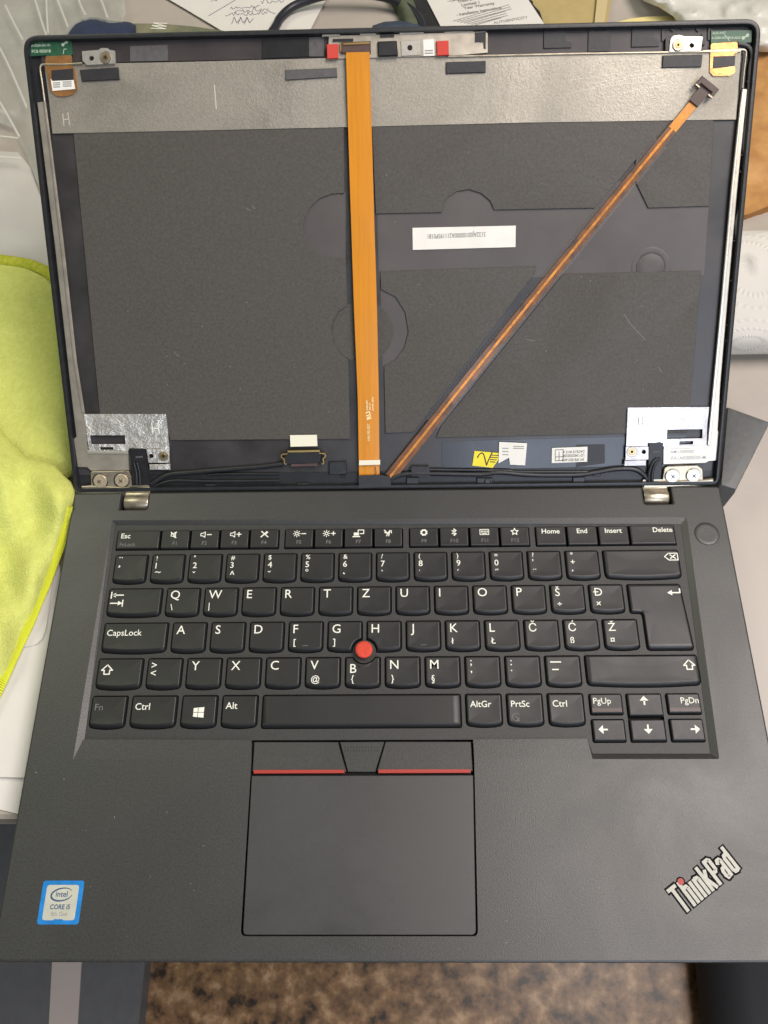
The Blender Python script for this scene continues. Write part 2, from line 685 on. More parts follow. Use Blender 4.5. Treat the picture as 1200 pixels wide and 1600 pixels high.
# top sheet with the opening
vv, ee = [], []
for lp in (inset, ccw(wr)):
    s = len(vv)
    vv += [Vector(p) for p in lp]
    ee += [(s + i, s + (i + 1) % len(lp)) for i in range(len(lp))]
vo, eo, fo, ov, oe, of = delaunay_2d_cdt(vv, ee, [], 0, 1e-9)
tv = [bm.verts.new((v.x, v.y, 0)) for v in vo]
cw = ccw(wr)
for f in fo:
    cx = sum(vo[i].x for i in f) / 3
    cy = sum(vo[i].y for i in f) / 3
    if pip(cx, cy, inset) and not pip(cx, cy, cw):
        bm.faces.new([tv[i] for i in f])
idx = {}
for i, src in enumerate(ov):
    for s in src:
        idx[s] = i
top_loop = [tv[idx[i]] for i in range(len(inset))]
prev = top_loop
for ins, z in ((0.0004, -0.00035), (0.0, -0.0012), (0.0, -0.009), (0.003, -0.013), (0.008, -0.0175)):
    cur = [bm.verts.new((x, y, z)) for x, y in (offset(base_out, ins) if ins else base_out)]
    for i in range(len(cur)):
        bm.faces.new((prev[i], prev[(i + 1) % len(cur)], cur[(i + 1) % len(cur)], cur[i]))
    prev = cur
bm.faces.new(prev)
base = from_bm('base_shell', bm, 'deck', M_DECK, LAP, 12)
# sloping sides of the keyboard well, part of the deck moulding
frame_px = [(181, 820), (132, 1156), (394, 1157), (739, 1156), (917, 1155), (926, 1178), (1110, 1178), (1064, 819)]
fr = [deck2(*p, FZ) for p in frame_px]
bm = bmesh.new()
W_ = lambda p, z: bm.verts.new((p[0], p[1], z))


def quad(a, b, c, d):
    bm.faces.new([W_(*a), W_(*b), W_(*c), W_(*d)])


z0 = -0.00002
FB = -0.0003
quad((D(175, 813), z0), (D(114, 1187), z0), (fr[1], FZ), (fr[0], FZ))
bm.faces.new([W_(fr[1], FZ), W_(D(114, 1187), z0), W_(fr[1], FB)])
quad((D(114, 1187), z0), (D(393, 1187), z0), (fr[2], FB), (fr[1], FB))
quad((fr[3], FB), (D(741, 1186), z0), (D(922, 1186), z0), (fr[4], FB))
quad((fr[4], FB), (D(922, 1186), z0), (deck2(926, 1186), z0), (fr[5], FZ))
quad((fr[5], FZ), (deck2(926, 1186), z0), (D(1124, 1186), z0), (fr[6], FZ))
quad((fr[6], FZ), (D(1124, 1186), z0), (D(1073, 808), z0), (fr[7], FZ))
quad((fr[7], FZ), (D(1073, 808), z0), (D(175, 813), z0), (fr[0], FZ))
bmesh.ops.remove_doubles(bm, verts=bm.verts, dist=1e-6)
bmesh.ops.recalc_face_normals(bm, faces=bm.faces)
for f in bm.faces:
    if f.normal.z < 0:
        f.normal_flip()
me = bpy.data.meshes.new('well_wall')
bm.to_mesh(me)
bm.free()
link_mesh('well_wall', me, 'deck', M_DECK, LAP)
for fx, fy in ((XL + .03, YF + .02), (XR - .03, YF + .02), (XL + .03, Y0 - .02), (XR - .03, Y0 - .02)):
    fy = max(fy, ye + 0.012)
    prism('rubber_foot', circle(fx, fy, .006, 12), -0.02, -0.0170, 'black', M_DECK, LAP)

# ---- keys
ROWS = {
    'f': dict(y=((180, 826, 858), (1060, 822, 852)), ref=(-1.01, 182, 14.03, 1058), py=840),
    '1': dict(y=((235, 863, 912), (1000, 859.5, 906)), ref=(0, 235, 14.02, 1065), py=886),
    'q': dict(y=((258, 917, 964), (921, 912, 960)), ref=(0.5, 258, 11.5, 921), py=938),
    'a': dict(y=((267, 970, 1021), (943, 967, 1017)), ref=(0.75, 267, 11.75, 943), py=994),
    'z': dict(y=((228, 1027, 1078), (852, 1023, 1075)), ref=(0.25, 228, 10.25, 852), py=1051),
    'b': dict(y=((140, 1086, 1140), (856, 1082, 1136)), ref=(-1.0, 140, 10.25, 856), py=1111),
    'u': dict(y=((925, 1083, 1117), (1042, 1082, 1117)), ref=(11.28, 921, 13.18, 1042), py=1100),
    'd': dict(y=((925, 1122.5, 1160), (1042, 1122, 1160)), ref=(11.28, 925, 13.18, 1047), py=1140),
}
for r in ROWS.values():
    (xa, ta, ba), (xb, tb, bb) = r['y']
    r['top'] = (deck2(xa, ta)[1] + deck2(xb, tb)[1]) / 2
    r['bot'] = (deck2(xa, ba)[1] + deck2(xb, bb)[1]) / 2
    ua, pa, ub, pb = r['ref']
    x1, x2 = deck2(pa, r['py'])[0], deck2(pb, r['py'])[0]
    r['x'] = (lambda ua, ub, x1, x2: (lambda u: x1 + (x2 - x1) * (u - ua) / (ub - ua)))(ua, ub, x1, x2)

G = 0.087
KEYS = []      # row, u0, u1 (pitch cells), legends
Lg = lambda *a: a
# legend entries: (text, x mm from left, y mm from top to the baseline, cap height mm, style)
num = [('¨', '¸', None), ('!', '1', '~'), ('"', '2', 'ˇ'), ('#', '3', '^'), ('$', '4', '˘'), ('%', '5', '°'), ('&', '6', '˛'),
       ('/', '7', '`'), ('(', '8', '˙'), (')', '9', '´'), ('=', '0', '˝'), ('?', "'", '¨'), ('*', '+', '¸')]
for i, (a, b, c) in enumerate(num):
    L = []
    if i == 0:
        L = [('¨', 2.6, 5.6, 4.0, 'n'), ('¸', 2.6, 6.4, 4.6, 'n')]
    else:
        L = [(a, 2.7, 3.9, 2.3, 'n'), (b, 2.6, 8.2, 3.0, 'n')]
        yy = {'~': 11.6, 'ˇ': 13.5, '^': 13.5, '˘': 13.5, '°': 13.0, '˛': 11.2, '`': 13.5, '˙': 13.5, '´': 13.5, '˝': 13.5, '¨': 13.5, '¸': 10.8}[c]
        L.append((c, 2.7, yy, 3.6, 'n'))
    KEYS.append(('1', i - 1, i, L, None))
KEYS.append(('1', 12, 14.02 + G, [], 'backspace'))
KEYS.append(('q', -1.03, 0.5, [], 'tab'))
for i, s in enumerate('QWERTZUIOP'):
    L = [(s, 2.6, 6.2, 4.2, 'n')]
    if s == 'Q':
        L.append(('\\', 3.0, 12.0, 3.0, 'n'))
    if s == 'W':
        L.append(('|', 3.0, 11.5, 3.0, 'n'))
    KEYS.append(('q', 0.5 + i, 1.5 + i, L, None))
KEYS.append(('q', 10.5, 11.5, [('Š', 2.6, 6.4, 3.9, 'n'), ('÷', 3.2, 12.0, 3.0, 'n')], None))
KEYS.append(('q', 11.5, 12.5, [('D', 2.9, 6.4, 3.9, 'n'), ('×', 3.2, 12.0, 3.2, 'n')], 'dbar'))
KEYS.append(('a', -1.03, 0.75, [('CapsLock', 2.4, 7.0, 2.9, 'n')], None))
sec = {'F': '[', 'G': ']', 'K': 'ł', 'L': 'Ł', 'Ć': 'ß', 'Ž': '¤'}
for i, s in enumerate('ASDFGHJKLČĆŽ'):
    L = [(s, 2.6, 6.4, 4.2 if s in 'ASDFGHJKL' else 3.9, 'n')]
    if s in sec:
        L.append((sec[s], 3.0, 12.2, 2.9, 'n'))
    KEYS.append(('a', 0.75 + i, 1.75 + i, L, {'F': 'nub', 'J': 'nub'}.get(s)))
KEYS.append(('z', -1.016, 0.25, [], 'shift'))
KEYS.append(('z', 0.25, 1.25, [('>', 2.4, 5.6, 3.4, 'n'), ('<', 2.4, 9.4, 3.4, 'n')], None))
for i, s in enumerate('YXCVBNM'):
    L = [(s, 2.7, 6.4 if s != 'B' else 8.2, 4.2, 'n')]
    if s in 'VBNM':
        L.append(({'V': '@', 'B': '{', 'N': '}', 'M': '§'}[s], 3.2, 12.4, 2.9, 'n'))
    KEYS.append(('z', 1.25 + i, 2.25 + i, L, None))
KEYS.append(('z', 8.25, 9.25, [(';', 2.8, 4.8, 3.6, 'n'), (',', 2.8, 8.2, 3.6, 'n')], None))
KEYS.append(('z', 9.25, 10.25, [(':', 2.8, 5.0, 3.6, 'n'), ('.', 2.8, 7.8, 3.6, 'n')], None))
KEYS.append(('z', 10.25, 11.25, [], 'dash'))
KEYS.append(('z', 11.25, 14.08 + G, [], 'shiftr'))
KEYS.append(('b', -1.0, 0.0, [('Fn', 2.4, 7.2, 3.0, 'd')], None))
KEYS.append(('b', 0.0, 1.25, [('Ctrl', 2.4, 7.0, 3.0, 'n')], None))
KEYS.append(('b', 1.25, 2.25, [], 'win'))
KEYS.append(('b', 2.25, 3.25, [('Alt', 2.2, 6.8, 3.0, 'n')], None))
KEYS.append(('b', 3.25, 8.25, [], 'space'))
KEYS.append(('b', 8.25, 9.25, [('AltGr', 2.2, 6.6, 2.8, 'n')], None))
KEYS.append(('b', 9.25, 10.25, [('PrtSc', 2.2, 6.6, 2.8, 'n')], 'snip'))
KEYS.append(('b', 10.25, 11.25, [('Ctrl', 2.4, 6.6, 2.9, 'n')], None))
KEYS.append(('u', 11.28, 12.2, [('PgUp', 1.8, 5.0, 2.7, 'n')], 'page'))
KEYS.append(('u', 12.2, 13.18, [], 'up'))
KEYS.append(('u', 13.18, 14.03 + G, [('PgDn', -1.2, 5.0, 2.7, 'n')], 'page'))
KEYS.append(('d', 11.28, 12.2, [], 'left'))
KEYS.append(('d', 12.2, 13.18, [], 'down'))
KEYS.append(('d', 13.18, 14.03 + G, [], 'right'))
Fk = [(-1.01, 0.20, 'esc'), *[(0.20 + .805 * i, 0.20 + .805 * (i + 1), 'f%d' % (i + 1)) for i in range(4)],
      *[(3.557 + .80 * i, 3.557 + .80 * (i + 1), 'f%d' % (i + 5)) for i in range(4)],
      *[(6.91 + .81 * i, 6.91 + .81 * (i + 1), 'f%d' % (i + 9)) for i in range(4)],
      *[(10.29 + .835 * i, 10.29 + .835 * (i + 1), n) for i, n in enumerate(('Home', 'End', 'Insert'))], (12.795, 14.03, 'Delete')]
for a, b, n in Fk:
    KEYS.append(('f', a, b, [], n))

TPX, TPY = deck2(569, 1017)
KZ = 0.0002          # key top above the deck plane


def key_outline(row, x0, x1, yt, yb, kind):
    mm = 0.001
    if row == 'f':
        return ccw(rounded([(x0, yb), (x1, yb), (x1, yt), (x0, yt)], .0007, 3))
    if row in 'ud':
        return ccw(rounded([(x0, yb), (x1, yb), (x1, yt), (x0, yt)], .0011, 3))
    sag = .0009 if (x1 - x0) < .05 or kind != 'space' else 0.0
    if kind == 'space':
        return ccw(rounded([(x0, yb), (x1, yb), (x1, yt), (x0, yt)], .0014, 4))
    n = 8
    rb = .0030
    pts = []
    for k in range(n + 1):
        t = -1 + 2 * k / n
        pts.append((x0 + (x1 - x0) * (k / n), yb + sag * t * t))
    pts = pts + [(x1, yt), (x0, yt)]
    rr = [0.0] * len(pts)
    rr[0] = rr[n] = rb
    rr[n + 1] = rr[n + 2] = .0013
    # keep corner neighbours out of the rounding
    del pts[n - 1], rr[n - 1]
    del pts[1], rr[1]
    return ccw(rounded(pts, rr, 5))


BITE = 0.0056


def dense(p):
    q = []
    for i in range(len(p)):
        a, b = Vector(p[i]), Vector(p[(i + 1) % len(p)])
        k = max(1, int((b - a).length / .0007))
        q += [tuple(a.lerp(b, j / k)) for j in range(k)]
    return q


def push(p, r):
    """outline pushed out of the clearing round the pointing stick"""
    c = Vector((TPX, TPY))
    out = []
    for v in p:
        d = Vector(v) - c
        out.append(tuple(c + d.normalized() * r) if d.length < r else tuple(v))
    return out


def key_mesh(hole, inset_side, down, depth, kt, plain=None):
    off = (lambda d, dn=0.0: push(offset(plain, d, dn), BITE + d)) if plain else (lambda d, dn=0.0: offset(hole, d, dn))
    base_o = off(0.00035)
    top_o = off(inset_side, down)
    mid_o = off(inset_side - 0.00025, down * 0.85)
    cx = sum(p[0] for p in top_o) / len(top_o)
    cy = sum(p[1] for p in top_o) / len(top_o)
    bm = bmesh.new()
    dish = depth
    rings = [[(x, y, FZ - .0012) for x, y in base_o], [(x, y, FZ + .0001) for x, y in base_o],
             [(x, y, kt - .00025) for x, y in mid_o], [(x, y, kt) for x, y in top_o]]
    for s, dz in ((0.93, 0.10), (0.7, 0.5), (0.35, 0.85)):
        rings.append([(cx + (x - cx) * s, cy + (y - cy) * s, kt - dish * dz) for x, y in top_o])
    loop_rings(bm, rings, cap_first=False)
    return bm, top_o, (cx, cy)


def icon(kind, w, h):
    """strokes for a key symbol in mm; origin top-left, y down; returns list of ('s', pts, width)|('f', pts)"""
    S, Fi = [], []
    s = lambda pts, wd=.5, c=False: S.append((pts, wd, c))
    f = lambda pts: Fi.append(pts)
    if kind == 'backspace':
        x, y = w - 7.6, 2.6
        s([(x + 2, y), (x + 6.4, y), (x + 6.4, y + 3.6), (x + 2, y + 3.6), (x, y + 1.8)], .5, True)
        s([(x + 2.7, y + .8), (x + 5.3, y + 2.8)], .55)
        s([(x + 5.3, y + .8), (x + 2.7, y + 2.8)], .55)
    elif kind == 'tab':
        s([(2.0, 4.1), (8.0, 4.1)], .6)
        f([(2.1, 4.1), (4.2, 2.9), (4.2, 5.3)])
        s([(2.0, 2.5), (2.0, 5.7)], .6)
        s([(2.0, 8.3), (7.8, 8.3)], .6)
        f([(7.8, 8.3), (5.7, 7.1), (5.7, 9.5)])
        s([(8.0, 6.7), (8.0, 9.9)], .6)
    elif kind in ('shift', 'shiftr'):
        x, y = (2.6, 3.6) if kind == 'shift' else (w - 7.4, 3.0)
        s([(x + 2.6, y), (x + 5.2, y + 2.6), (x + 3.9, y + 2.6), (x + 3.9, y + 4.5), (x + 1.3, y + 4.5), (x + 1.3, y + 2.6), (x, y + 2.6)], .55, True)
    elif kind == 'enter':
        x, y = w - 7.4, 5.2
        s([(x + 6.2, y - 2.0), (x + 6.2, y), (x + 1.5, y)], .65)
        f([(x, y), (x + 2.4, y - 1.4), (x + 2.4, y + 1.4)])
    elif kind == 'dash':
        s([(2.8, 3.6), (7.6, 3.6)], .6)
        s([(3.4, 7.2), (6.2, 7.2)], .6)
    elif kind == 'win':
        x, y = w / 2 - 2.4, h / 2 - 2.0
        a, b = 2.0, 4.9
        g = .12
        t = lambda px: .45 * (1 - px / 4.9)
        for (xa, xb) in ((0, a), (a + .25, b)):
            f([(x + xa, y + t(xa)), (x + xb, y + t(xb)), (x + xb, y + 2.3), (x + xa, y + 2.3)])
            f([(x + xa, y + 2.55), (x + xb, y + 2.55), (x + xb, y + 4.85 - t(xb)), (x + xa, y + 4.85 - t(xa))])
    elif kind in ('up', 'down', 'left', 'right'):
        cx, cy = {'up': (w * .48, h * .32), 'down': (w * .5, h * .46), 'left': (w * .32, h * .47), 'right': (w * .72, h * .47)}[kind]
        dx, dy = {'up': (0, -1), 'down': (0, 1), 'left': (-1, 0), 'right': (1, 0)}[kind]
        px, py = -dy, dx
        f([(cx + dx * 2.1, cy + dy * 2.1), (cx - dx * .1 + px * 2.0, cy - dy * .1 + py * 2.0), (cx - dx * .1 - px * 2.0, cy - dy * .1 - py * 2.0)])
        s([(cx, cy), (cx - dx * 1.9, cy - dy * 1.9)], .75)
    elif kind in ('f1', 'f2', 'f3'):
        x, y = w * .5 - 2.2, 3.0
        s([(x, y - .7), (x + 1, y - .7), (x + 2.2, y - 1.5), (x + 2.2, y + 1.5), (x + 1, y + .7), (x, y + .7)], .4, True)
        if kind == 'f1':
            s([(x - .2, y - 1.6), (x + 2.6, y + 1.6)], .45)
            s([(x + 2.6, y - 1.6), (x + 1.2, y + .2)], .4)
        else:
            s([(x + 3.2, y), (x + 5.4, y)], .5)
            if kind == 'f3':
                s([(x + 4.3, y - 1.1), (x + 4.3, y + 1.1)], .5)
    elif kind == 'f4':
        x, y = w * .5, 3.0
        s([(x - 1.6, y - 1.5), (x + 1.8, y + 1.6)], .55)
        s([(x - 1.7, y + 1.6), (x + .8, y - .9)], .6)
        f([(x + .2, y - .6), (x + 1.0, y - 1.7), (x + 1.8, y - 1.0), (x + .9, y + .1)])
    elif kind in ('f5', 'f6'):
        x, y = w * .5 - 1.2, 3.0
        s([(x + .75 * math.cos(a), y + .75 * math.sin(a)) for a in [i * math.pi / 4 for i in range(8)]], .4, True)
        for i in range(8):
            a = i * math.pi / 4
            s([(x + 1.3 * math.cos(a), y + 1.3 * math.sin(a)), (x + 1.8 * math.cos(a), y + 1.8 * math.sin(a))], .4)
        s([(x + 2.5, y), (x + 4.5, y)], .5)
        if kind == 'f6':
            s([(x + 3.5, y - 1), (x + 3.5, y + 1)], .5)
    elif kind == 'f7':
        x, y = w * .5 - 2.4, 1.9
        f([(x, y + .8), (x + 2.6, y + .8), (x + 2.6, y + 2.4), (x, y + 2.4)])
        f([(x - .4, y + 2.7), (x + 3.0, y + 2.7), (x + 3.4, y + 3.3), (x - .8, y + 3.3)])
        s([(x + 2.2, y + .4), (x + 2.2, y - .6), (x + 5.0, y - .6), (x + 5.0, y + 1.4), (x + 3.2, y + 1.4)], .45)
    elif kind == 'f8':
        x, y = w * .5, 3.0
        s([(x - 2, y - 1.5), (x - .2, y + .4), (x - .9, y + 1.7)], .5)
        s([(x - .2, y + .4), (x + .8, y - 1.3), (x + .2, y + 1.7)], .5)
        s([(x - 1.8, y - .3), (x - .9, y + .2)], .5)
        s([(x + 1.4, y - 1.3), (x + 1.6, y + .1)], .45)
    elif kind == 'f9':
        x, y = w * .5, 3.0
        s([(x + (1.55 if i % 2 else 1.2) * math.cos(i * math.pi / 8), y + (1.55 if i % 2 else 1.2) * math.sin(i * math.pi / 8)) for i in range(16)], .7, True)
    elif kind == 'f10':
        x, y = w * .5, 3.0
        s([(x - 1.0, y - .9), (x + 1.0, y + .9), (x, y + 1.8), (x, y - 1.8), (x + 1.0, y - .9), (x - 1.0, y + .9)], .45)
    elif kind == 'f11':
        x, y = w * .5 - 2.2, 1.7
        s([(x, y), (x + 4.4, y), (x + 4.4, y + 2.8), (x, y + 2.8)], .35, True)
        for k in range(5):
            s([(x + .7 + .75 * k, y + .7), (x + .7 + .75 * k, y + 1.5)], .4)
        s([(x + .9, y + 2.15), (x + 3.5, y + 2.15)], .4)
    elif kind == 'f12':
        x, y = w * .5, 3.1
        s([(x + (1.9 if i % 2 == 0 else .85) * math.sin(i * math.pi / 5), y - (1.9 if i % 2 == 0 else .85) * math.cos(i * math.pi / 5)) for i in range(10)], .42, True)
    elif kind == 'dbar':
        s([(2.3, 4.45), (4.6, 4.45)], .45)
    elif kind == 'nub':
        s([(w * .5 - 1.3, h - 3.4), (w * .5 + 1.3, h - 3.4)], .3)
    return S, Fi


bitten = {}
key_specs = []
for row, u0, u1, L, kind in KEYS:
    r = ROWS[row]
    fgap = 0.02 if row == 'f' else G
    x0, x1 = r['x'](u0), r['x'](u1 - fgap)
    yt, yb = r['top'], r['bot']
    if kind == 'up':
        yb = ROWS['d']['top'] + 0.0004
    if kind == 'down':
        yt = ROWS['d']['top'] - 0.0001
    ol = key_outline(row, x0, x1, yt, yb, kind)
    if (row == 'a' and L and L[0][0] in 'GH') or (row == 'z' and L and L[0][0] == 'B'):
        bitten[len(key_specs)] = dense(ol)
        ol = push(bitten[len(key_specs)], BITE)
    key_specs.append((row, ol, x0, x1, yt, yb, L, kind))
# the two-row return key
qx, ax = ROWS['q']['x'], ROWS['a']['x']
xr_ = deck2(1068, 938)[0], deck2(1084, 995)[0]
pe = [(qx(12.5), ROWS['q']['bot'] + .0004), (ax(12.80), ROWS['q']['bot'] - .0009), (ax(12.80), ROWS['a']['bot']), (xr_[1], ROWS['a']['bot']),
      (xr_[0], ROWS['q']['top']), (qx(12.5), ROWS['q']['top'])]
pe = [(qx(12.5), ROWS['q']['top']), (qx(12.5), ROWS['q']['bot'] + .0002), (ax(12.80), ROWS['q']['bot'] + .0002), (ax(12.80), ROWS['a']['bot']),
      (xr_[1], ROWS['a']['bot']), (xr_[0], ROWS['q']['top'])]
key_specs.append(('e', ccw(rounded(pe, [.0013, .0018, .0016, .0024, .0024, .0013], 5)), qx(12.5), xr_[0], ROWS['q']['top'], ROWS['a']['bot'], [], 'enter'))

# frame plate with an opening for every key
outer = [deck2(*p, FZ) for p in frame_px]
outer = offset(ccw(outer), 0.00012)
fo_groups = []
ring_hole = []
for row, ol, *rest in key_specs:
    if row == 'f':
        continue
    ring_hole.append(ol)
ud = [k for k in key_specs if k[7] in ('up', 'down')]
ring_hole = [h for h in ring_hole if h is not ud[0][1] and h is not ud[1][1]]
xa, xb = min(ud[0][2], ud[1][2]), max(ud[0][3], ud[1][3])
ring_hole.append(ccw(rounded([(ud[0][2], ud[0][4]), (ud[1][2], ud[1][5]), (ud[1][3], ud[1][5]), (ud[0][3], ud[0][4])], .001, 3)))
fs = [k for k in key_specs if k[0] == 'f']
for a, b in ((0, 4), (5, 8), (9, 12), (13, 16)):
    ring_hole.append(ccw(rounded([(fs[a][2] - .0002, fs[a][5]), (fs[b][3] + .0002, fs[b][5]), (fs[b][3] + .0002, fs[a][4]), (fs[a][2] - .0002, fs[a][4])], .0007, 3)))
ring_hole.append(circle(TPX, TPY, 0.0058, 24))
# the clearing round the stick overlaps its three keys' openings, so it is widened by the keys' own bites
ring_hole.pop()
plate('keyboard_frame', outer, ring_hole, FZ - 0.0016, FZ, 'frame', M_DECK, LAP)
prism('keyboard_floor', offset(ccw([deck2(*p, FZ) for p in frame_px]), .0006), FZ - .004, FZ - .0024, 'void', M_DECK, LAP)

for ki, (row, ol, x0, x1, yt, yb, L, kind) in enumerate(key_specs):
    if row == 'f':
        ins, dn, dish, kt = .00060, .0004, .0001, KZ - .0002
    elif row in 'ud':
        ins, dn, dish, kt = .00085, .0005, .0001, KZ
    else:
        ins, dn, dish, kt = .00105, .0010, .00022, KZ
    if kind == 'space':
        dish = .00005
    bmk, top_o, cc = key_mesh(ol, ins, dn, dish, kt, bitten.get(ki))
    for v in bmk.verts:
        v.co.x -= x0
        v.co.y -= yt
    M = M_DECK @ T(x0, yt, 0)
    ko = from_bm('key', bmk, 'key', M, LAP, 50)
    wmm, hmm = (x1 - x0) * 1000, (yt - yb) * 1000
    zt = kt + .00004 
    bt = bmesh.new()
    bd = bmesh.new()
    mm = .001
    for s, x, y, cap, st in L:
        tgt = bt if st == 'n' else bd
        al = 'L'
        if x < 0:
            x, al = wmm + x, 'R'
        text_bm(tgt, s, cap * mm, x * mm, -y * mm, al, bold=0.002 if cap > 3.5 else (0.002 if 'Pg' in s else 0.006), z=zt)
    if row == 'f':
        names = {'esc': 'Esc', 'Home': 'Home', 'End': 'End', 'Insert': 'Insert', 'Delete': 'Delete'}
        if kind in names:
            if kind == 'esc':
                text_bm(bt, 'Esc', 2.6 * mm, 2.4 * mm, -4.6 * mm, 'L', .012, z=zt)
                text_bm(bd, 'FnLock', 1.9 * mm, 2.2 * mm, -9.0 * mm, 'L', .015, z=zt)
            elif kind == 'Delete':
                text_bm(bt, kind, 2.5 * mm, (wmm - 1.4) * mm, -4.0 * mm, 'R', .012, z=zt)
            else:
                text_bm(bt, kind, 2.5 * mm, wmm / 2 * mm, -4.2 * mm, 'C', .012, z=zt)
        else:
            text_bm(bd, kind.upper(), 1.9 * mm, wmm / 2 * mm, -8.6 * mm, 'C', .015, z=zt)
    S, Fi = icon(kind, wmm, hmm) if kind else ([], [])
    tgt = bd if kind == 'nub' else bt
    for pts, wd, c in S:
        stroke_bm(tgt, [(a * mm, -b * mm) for a, b in pts], wd * mm, c, zt)
    for pts in Fi:
        fill_bm(tgt, [(a * mm, -b * mm) for a, b in pts], zt + 8e-6)
    if kind == 'snip':
        stroke_bm(bd, [(p[0] * mm, -p[1] * mm) for p in arc(4.2, 11.2, 1.7, 60, 330, 12)], .3 * mm, False, zt)
        stroke_bm(bd, [(4.0 * mm, -10.8 * mm), (5.6 * mm, -13.0 * mm)], .4 * mm, False, zt)
        stroke_bm(bd, [(5.6 * mm, -11.6 * mm), (4.2 * mm, -13.2 * mm)], .4 * mm, False, zt)
    if kind == 'page':
        # the reddish front slope of the page keys
        bs = bmesh.new()
        fill_bm(bs, [(1.0 * mm, -(hmm - 3.1) * mm), ((wmm - 1.0) * mm, -(hmm - 3.1) * mm), ((wmm - 1.0) * mm, -(hmm - 1.45) * mm), (1.0 * mm, -(hmm - 1.45) * mm)], kt + .00003)
        if 'browned' not in MT:
            MT['browned'] = mat('brown_key_slope', (0.045, 0.022, 0.018), 0.4)
        finish_print('key_slope', bs, 'browned', M, ko)
    if bt.faces:
        finish_print('legend', bt, 'legend', M, ko)
    else:
        bt.free()
    if bd.faces:
        finish_print('dim_legend', bd, 'dim', M, ko)
    else:
        bd.free()

# ---- pointing stick
bm = bmesh.new()
prof = [(0.0019, -0.003), (0.0020, .0006), (0.0036, .0012), (.0041, .0018), (.0041, .0025), (.0037, .0029), (.0028, .0031), (.0012, .00305)]
rings = [[(TPX + r * math.cos(2 * math.pi * k / 28), TPY + r * math.sin(2 * math.pi * k / 28), z) for k in range(28)] for r, z in prof]
loop_rings(bm, rings)
o = from_bm('pointing_stick', bm, 'red', M_DECK, LAP, 50)
o['label'] = 'round red rubber pointing stick between the keys'

# ---- touchpad and its buttons
pz = -0.0004
tpp = [D(393, 1212), D(379, 1461), D(744, 1461), D(739.5, 1211)]
prism('touchpad', rounded(tpp, [.0004, .002, .002, .0004], 4), -0.002, pz, mat('touchpad_plastic', (0.034, 0.034, 0.034), 0.43, spec=0.65, var=0.10, vscale=1100, bump=0.08, bscale=2600, smudge=0.08), M_DECK, LAP, bev=.0002)


def button(name, px, stripe, lab):
    pts = [deck2(*p, -.0008) for p in px]
    b = ccw(rounded(pts, .0004, 3))
    bm = bmesh.new()
    ytop, ybot = max(p[1] for p in b), min(p[1] for p in b)
    zz = lambda y: -0.0012 + 0.0009 * (ytop - y) / (ytop - ybot)
    bi = offset(b, .00025)
    loop_rings(bm, [[(x, y, -.003) for x, y in b], [(x, y, zz(y) - .0002) for x, y in b], [(x, y, zz(y)) for x, y in bi]])
    o = from_bm(name, bm, 'deck', M_DECK, LAP)
    if lab:
        o['label'] = lab
    if stripe:
        bs = bmesh.new()
        s = [deck2(*p, -.0003) for p in stripe]
        loop_rings(bs, [[(x, y, -.0012) for x, y in ccw(s)], [(x, y, 0.00012) for x, y in ccw(s)]])
        so = from_bm('red_stripe', bs, 'redstripe', M_DECK, o)


button('touchpad_button', [(397, 1159), (528, 1159), (541.5, 1206), (394.5, 1206)], [(397, 1203.3), (537, 1203), (539, 1208), (396.5, 1208.6)], 'left click button edged with a red stripe')
button('touchpad_button', [(602.5, 1158.5), (736, 1158.5), (738.5, 1205), (589, 1205.5)], [(592, 1202.5), (735, 1202.3), (735.5, 1207.5), (591, 1208)], 'right click button edged with a red stripe')
button('touchpad_button', [(531, 1159), (600.5, 1158.5), (586.5, 1206), (543.5, 1206)], None, 'tapered middle click button with raised dots')
mid = bpy.data.objects[[o.name for o in LAP.children if o.name.startswith('touchpad_button')][-1]]
bm = bmesh.new()
for iy in range(2):
    for ix in range(12):
        c = deck2(539 + ix * 4.6, 1168 + iy * 5, -.001)
        fill_bm(bm, circle(c[0], c[1], .00028, 8), -.00093 + .00016 * iy)
finish_print('dot_pattern', bm, 'key', M_DECK, mid)
prism('touchpad_well', [D(392, 1158), D(375, 1464), D(748, 1464), D(742, 1158)], -0.006, -0.0035, 'void', M_DECK, LAP)

# ---- power button
c = deck2(1104.5, 834)
bm = bmesh.new()
rr = .0060
loop_rings(bm, [[(x, y, -.00005) for x, y in circle(*c, rr + .00022, 40)], [(x, y, .00006) for x, y in circle(*c, rr + .00022, 40)]])
o = from_bm('power_button', bm, 'void', M_DECK, LAP)
bm = bmesh.new()
rings = [[(x, y, z) for x, y in circle(*c, r, 40)] for r, z in ((rr, 0.0), (rr, .00012), (rr - .0002, .00022), (rr * .7, .00017), (rr * .3, .00014))]
loop_rings(bm, rings, cap_first=False)
from_bm('button_cap', bm, 'deck', M_DECK, o, 60)
bm = bmesh.new()
fill_bm(bm, circle(c[0] - .0001, c[1], .0004, 12), .00018)
finish_print('status_light', bm, MT['gtape'], M_DECK, o)

